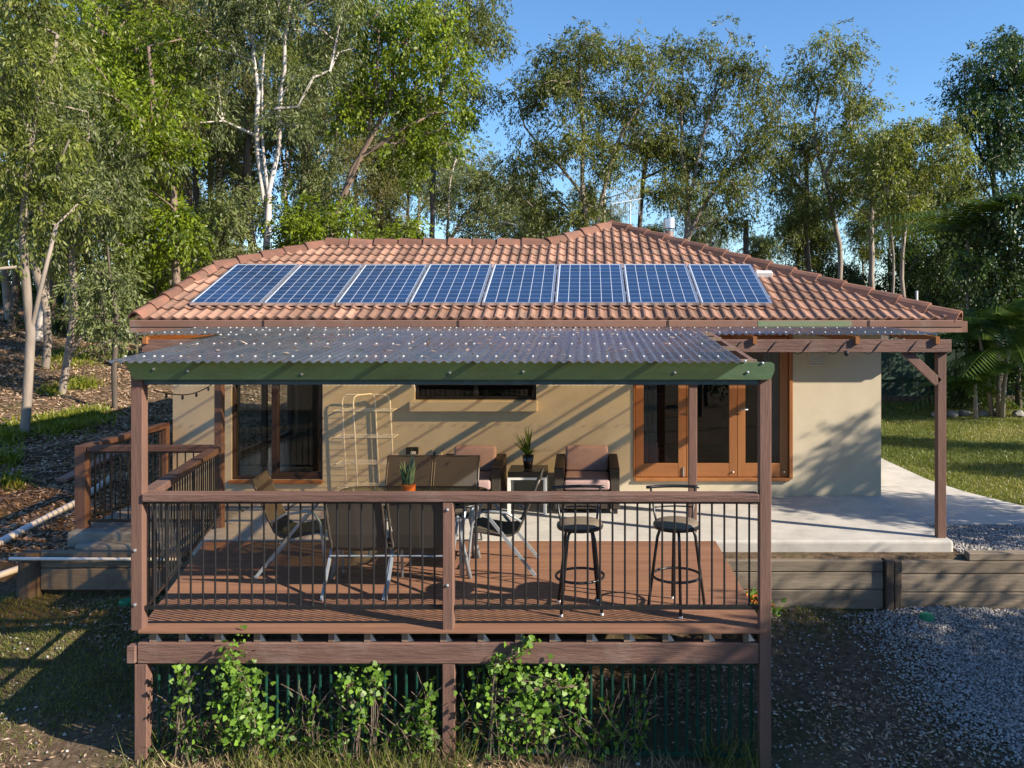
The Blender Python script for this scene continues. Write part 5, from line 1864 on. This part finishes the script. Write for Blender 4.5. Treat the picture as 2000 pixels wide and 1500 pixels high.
make_vine('large bright ivy climbing over the bearer left of the centre post', [(455, 1285, 22, 32), (468, 1320, 26, 26), (482, 1350, 24, 24), (470, 1390, 34, 34), (500, 1420, 34, 26)], 6.66, 85)
make_vine('thin ivy strand beside the left deck post', [(362, 1310, 8, 16), (366, 1340, 10, 18), (352, 1364, 8, 10)], 6.70, 120)
make_vine('round pale ivy clump hanging mid way on the left screen', [(683, 1330, 22, 22), (675, 1350, 14, 12), (700, 1395, 12, 34)], 6.70, 75)
make_vine('small ivy clump right of the round pale one', [(733, 1322, 16, 22), (728, 1345, 12, 14)], 6.70, 90)
make_vine('ivy strands left of the centre post under the deck', [(838, 1365, 9, 22), (825, 1395, 14, 26), (845, 1430, 10, 16)], 6.70, 90)
make_vine('ivy sprig standing above the bearer right of the centre post', [(1030, 1248, 10, 10), (1015, 1268, 12, 8), (980, 1290, 12, 14), (965, 1300, 6, 6)], 6.66, 120)
make_vine('bushy ivy mass on the screen right of the centre post', [(1010, 1320, 26, 30), (1050, 1340, 30, 34), (1090, 1330, 26, 26), (1120, 1345, 24, 26), (1030, 1385, 30, 30), (1062, 1420, 24, 26), (950, 1350, 26, 30), (985, 1400, 30, 26)], 6.70, 62)


def make_creeper(label, x0, x1, n, Y=6.74):
    t = thing('creeper', label, 'vine', ((x0 + x1) / 2, Y, gz1(x0, Y)))
    mb = MB()
    P_, T_ = [], []
    for i in range(n):
        x = rng.uniform(x0, x1)
        p = np.array([x, Y + rng.uniform(-0.06, 0.03), gz1(x, Y)])
        hgt = rng.uniform(0.2, 0.75)
        sw = rng.normal() * 0.25
        path = [p]
        for q in range(1, 13):
            u = q / 12
            path.append(p + np.array([sw * u * u + 0.05 * math.sin(5 * u + i), 0.02 * math.sin(7 * u + i), hgt * u]))
        mb.tube(path, 0.0028, 4, False)
        k = int(hgt * 26)
        tt = rng.uniform(0.15, 1, k)
        pp_ = np.array([path[int(u * 11)] for u in tt]) + rng.normal(size=(k, 3)) * 0.022
        P_.append(pp_)
        T_.append(np.clip(rng.normal(0.42, 0.28, k), 0, 1))
    mb.build('stem', 'bark_b', t)
    P_ = np.concatenate(P_)
    put('leaves', leaf_mesh('leaves', P_, 0.052, 0.04, 'lf_ivy', 0.4, np.concatenate(T_)), None, t)


make_creeper('thin creeper strands trailing along the left green screen', -3.5, -1.2, 60)
make_creeper('thin creeper strands trailing along the right green screen', -1.0, 0.55, 44)


def blades(pts, hgt, w, m, name, lean=0.5, tint=None):
    n = len(pts)
    d = rng.normal(size=(n, 3)) * lean
    d[:, 2] = 1
    d /= np.linalg.norm(d, axis=1, keepdims=True)
    a = rng.uniform(0, 2 * np.pi, n)
    s = np.stack([np.cos(a), np.sin(a), np.zeros(n)], 1)
    h = (hgt * rng.uniform(0.5, 1.4, n))[:, None]
    v = np.stack([pts - s * w, pts + s * w, pts + d * h + np.array([0, 0, -0.1]) * h * (1 - d[:, 2:3])], 1).reshape(-1, 3)
    f = np.arange(3 * n).reshape(n, 3)
    if tint is None:
        tint = np.clip(rng.normal(0.55, 0.25, n), 0, 1)
    return np_mesh(name, v, f, m, np.repeat(tint, 3))


def scatter(n, x0, x1, y0, y1):
    x = rng.uniform(x0, x1, n)
    y = rng.uniform(y0, y1, n)
    return x, y


def pnoise(x, y, s=1.0, seed=0):
    r = np.random.default_rng(seed)
    v = np.zeros_like(x)
    for k in range(7):
        fx, fy, ph = r.normal() * s * 1.4, r.normal() * s * 1.4, r.uniform(0, 6.28)
        v += np.sin(fx * x + fy * y + ph)
    return v / 7 ** 0.5


# weeds at the foot of the screen
x, y = scatter(2600, -3.6, 1.4, 6.45, 6.95)
k = pnoise(x, y, 2.0, 5) > 0.0
x, y = x[k], y[k]
o = put('weeds', blades(np.stack([x, y, gz(x, y)], 1), 0.30, 0.005, 'lf_grass', 'weeds', 0.6), None)
tag(o, 'tangled weeds and long grass along the foot of the screen', 'weeds', kind='stuff')
x, y = scatter(1500, -3.7, 1.0, 6.35, 6.75)
o = put('dry_grass', blades(np.stack([x, y, gz(x, y)], 1), 0.17, 0.004, 'lf_straw', 'dry_grass', 0.9), None)
tag(o, 'dry straw stalks in front of the screen', 'grass', kind='stuff')

# yard grass (patchy), left and front
x, y = scatter(190000, -9.5, 4.0, 5.9, 9.6)
k = (pnoise(x, y, 1.2, 2) + rng.normal(size=len(x)) * 0.5 > 0.15) & (gz(x, y) < -0.4) & ~((x > -3.3) & (x < 1.2) & (y > 7.0))
x, y = x[k], y[k]
o = put('yard_grass', blades(np.stack([x, y, gz(x, y)], 1), 0.05, 0.0045, 'lf_grass', 'yard_grass', 0.8), None)
tag(o, 'patchy short grass on the ground in front of and beside the deck', 'grass', kind='stuff')
# lawn blades
x, y = scatter(170000, 5.4, 15, 11.1, 24)
edge = np.interp(y, [11.0, 11.42, 12.3, 13.2, 15, 25], [9.5, 6.0, 5.62, 5.44, 5.38, 5.38])
k = x > edge + 0.03
x, y = x[k], y[k]
o = put('lawn_grass', blades(np.stack([x, y, gz(x, y) + 0.004], 1), 0.055, 0.009, 'lf_grass', 'lawn_grass', 0.7, np.clip(0.5 + 0.22 * pnoise(x, y, 0.8, 4) + rng.normal(0, 0.2, len(x)), 0, 1)), None)
tag(o, 'mown grass blades of the lawn on the right', 'grass', kind='stuff')


# leaf litter
def litter(n, x0, x1, y0, y1, size, cond, name, label):
    x, y = scatter(n, x0, x1, y0, y1)
    k = cond(x, y)
    x, y = x[k], y[k]
    z = gz(x, y) + rng.uniform(0.002, 0.03, len(x))
    p = np.stack([x, y, z], 1)
    n = len(x)
    d = rng.normal(size=(n, 3))
    d[:, 2] *= 0.28
    d /= np.linalg.norm(d, axis=1, keepdims=True)
    s = np.cross(d, np.array([0, 0, 1.0]) + rng.normal(size=(n, 3)) * 0.35)
    s /= np.linalg.norm(s, axis=1, keepdims=True)
    l = (size * rng.uniform(0.5, 1.4, n))[:, None]
    v = np.stack([p - d * l / 2, p + s * l * 0.16, p + d * l / 2, p - s * l * 0.16], 1).reshape(-1, 3)
    o = put(name, np_mesh(name, v, np.arange(4 * n).reshape(n, 4), 'lf_dry', np.repeat(np.clip(rng.normal(0.5, 0.28, n), 0, 1), 4)), None)
    tag(o, label, 'leaf litter', kind='stuff')


litter(190000, -22, -5.7, 10.2, 30, 0.095, lambda x, y: (x < -6.1) | (y > 20), 'leaf_litter', 'brown fallen gum leaves covering the left slope')
litter(40000, -10, 3.4, 5.8, 9.3, 0.05, lambda x, y: (pnoise(x, y, 1.3, 21) + rng.normal(size=len(x)) * 0.5 > 0.25) & (gz(x, y) < -0.4) & ~((x > -3.3) & (x < 1.2) & (y > 8.2)), 'fallen_leaves', 'scattered dry leaves on the bare ground round the deck')

# fallen leaves caught on the roof and the deck cover
x, y = scatter(260, -5.6, 4.2, 11.2, 14.0)
k = (np.abs(x + 0.8) < 5.6 - 1.1 * (y - 11.2)) & ~((y > 11.5) & (y < 13.1) & (x > -5.5) & (x < 2.62))
x, y = x[k], y[k]
zr = 2.59 + 0.408 * (y - 11.49) + 0.04
x2, y2 = scatter(150, -3.7, 1.2, 6.7, 9.1)
z2 = 2.172 + 0.0718 * (y2 - 6.6) + 0.012
q = np.stack([np.concatenate([x, x2]), np.concatenate([y, y2]), np.concatenate([zr, z2])], 1)
n_ = len(q)
d = rng.normal(size=(n_, 3))
d[:, 2] *= 0.15
d /= np.linalg.norm(d, axis=1, keepdims=True)
s_ = np.cross(d, np.array([0, 0, 1.0]))
l_ = rng.uniform(0.04, 0.1, n_)[:, None]
v = np.stack([q - d * l_ / 2, q + s_ * l_ * 0.16 + [0, 0, 0.006], q + d * l_ / 2, q - s_ * l_ * 0.16], 1).reshape(-1, 3)
o = put('roof_leaves', np_mesh('roof_leaves', v, np.arange(4 * n_).reshape(n_, 4), 'lf_dry', np.repeat(rng.uniform(0, 0.9, n_), 4)), None)
tag(o, 'few dry leaves caught on the roof tiles and corrugated sheets', 'leaf litter', kind='stuff')

# bright ground cover mats on the slope
pts = []
for px, py, rx, ry, k in ((110, 832, 50, 16, 2600), (175, 815, 40, 13, 1900), (20, 850, 26, 20, 900), (15, 900, 26, 16, 350), (160, 752, 30, 10, 900), (140, 700, 50, 16, 1400), (25, 945, 26, 14, 250), (100, 765, 22, 10, 400), (235, 700, 20, 8, 400)):
    for _ in range(k):
        q = rng.normal(size=2) * 0.55
        pts.append((px + q[0] * rx, py + q[1] * ry))
dirs = np.array([((a - CX) / F, 1, -(b - CY) / F) for a, b in pts])
yy = np.full(len(pts), 9.0)
done = np.zeros(len(pts), bool)
for stp in np.arange(9.0, 40, 0.05):
    hit = (~done) & (EYE.z + dirs[:, 2] * stp < gz(dirs[:, 0] * stp, np.full(len(pts), stp)))
    yy[hit] = stp
    done |= hit
x, y = dirs[:, 0] * yy, yy
ok = done & (x < -6.3)
x, y = x[ok], y[ok]
o = put('ground_cover', blades(np.stack([x, y, gz(x, y)], 1), 0.13, 0.02, 'lf_cover', 'ground_cover', 0.9), None)
tag(o, 'bright yellow green mats of low ground cover on the left slope', 'ground cover', kind='stuff')

# gravel stones
base_v = np.array([(1, 0, 0), (-1, 0, 0), (0, 1, 0), (0, -1, 0), (0, 0, 0.7), (0, 0, -0.7)], float)
base_f = np.array([(0, 2, 4), (2, 1, 4), (1, 3, 4), (3, 0, 4), (2, 0, 5), (1, 2, 5), (3, 1, 5), (0, 3, 5)])


def stones(x, y, size, name, label):
    n = len(x)
    q = base_v[None] * rng.uniform(0.6, 1.3, (n, 6, 1))
    a = rng.uniform(0, 6.28, n)
    c, s = np.cos(a)[:, None], np.sin(a)[:, None]
    v = np.stack([q[..., 0] * c - q[..., 1] * s, q[..., 0] * s + q[..., 1] * c, q[..., 2]], 2) * (size * rng.uniform(0.5, 1.5, n))[:, None, None]
    v += np.stack([x, y, gz(x, y) + 0.004 + rng.uniform(0, 0.012, n)], 1)[:, None]
    f = (base_f[None] + 6 * np.arange(n)[:, None, None]).reshape(-1, 3)
    o = put(name, np_mesh(name, v.reshape(-1, 3), f, 'stone', np.repeat(np.clip(rng.normal(0.55, 0.25, n), 0, 1), 6)), None)
    tag(o, label, 'gravel', kind='stuff')


x, y = scatter(64000, 1.5, 6.2, 5.7, 9.0)
edge = 3.5 + 0.4 * pnoise(x, y, 0.9, 8) - 0.2 * (y - 7)
k = rng.uniform(size=len(x)) < sstep(-0.7, 0.6, x - edge) * 0.96 + 0.03
stones(x[k], y[k], 0.0135, 'gravel', 'loose grey pebbles spreading below the retaining wall')
x, y = scatter(9000, 4.18, 6.5, 9.2, 10.44)
stones(x, y, 0.015, 'pebbles', 'loose grey pebbles in the strip beside the patio slab')
x, y = scatter(700, -9, 1.4, 5.8, 9.2)
k = gz(x, y) < -0.4
stones(x[k], y[k], 0.016, 'scattered_stones', 'small pale stones scattered on the ground in front of the deck')

# flower bowl by the right post, garden rocks along the lawn edge
c = Vector((1.72, 8.45, gz1(1.72, 8.45)))
t = thing('flower_bowl', 'planted bowl of dull green and orange leaves behind the right deck post', 'potted plant', c)
MB().lathe([(0, 0), (0.09, 0), (0.15, 0.14), (0.14, 0.145), (0.12, 0.12), (0, 0.12)], c, 18).build('bowl', 'blackpot', t, smooth=True)
q = np.array(c) + np.array([0, 0, 0.26]) + rng.normal(size=(420, 3)) * np.array([0.09, 0.09, 0.075])
put('leaves', leaf_mesh('leaves', q, 0.07, 0.035, 'lf_ivy', 0.1), None, t)
q = np.array(c) + np.array([0, 0, 0.36]) + rng.normal(size=(130, 3)) * np.array([0.08, 0.08, 0.04])
put('flowers', leaf_mesh('flowers', q, 0.04, 0.03, 'orange', 0.0), None, t)
for i in range(16):
    x = 8.9 + i * 0.42
    y = 21.2 + rng.uniform(-0.25, 0.25)
    me = bpy.data.meshes.new('garden_rock')
    bm = bmesh.new()
    bmesh.ops.create_icosphere(bm, subdivisions=2, radius=0.17)
    for v in bm.verts:
        v.co *= rng.uniform(0.8, 1.15)
        v.co.z *= 0.7
    bm.to_mesh(me)
    bm.free()
    o = put('garden_rock', me, 'concrete_dk')
    o.location = (x, y, gz1(x, y) + 0.06)
    tag(o, 'rounded grey edging rock in the row along the far lawn edge', 'rock', 'edging rocks along the far lawn')
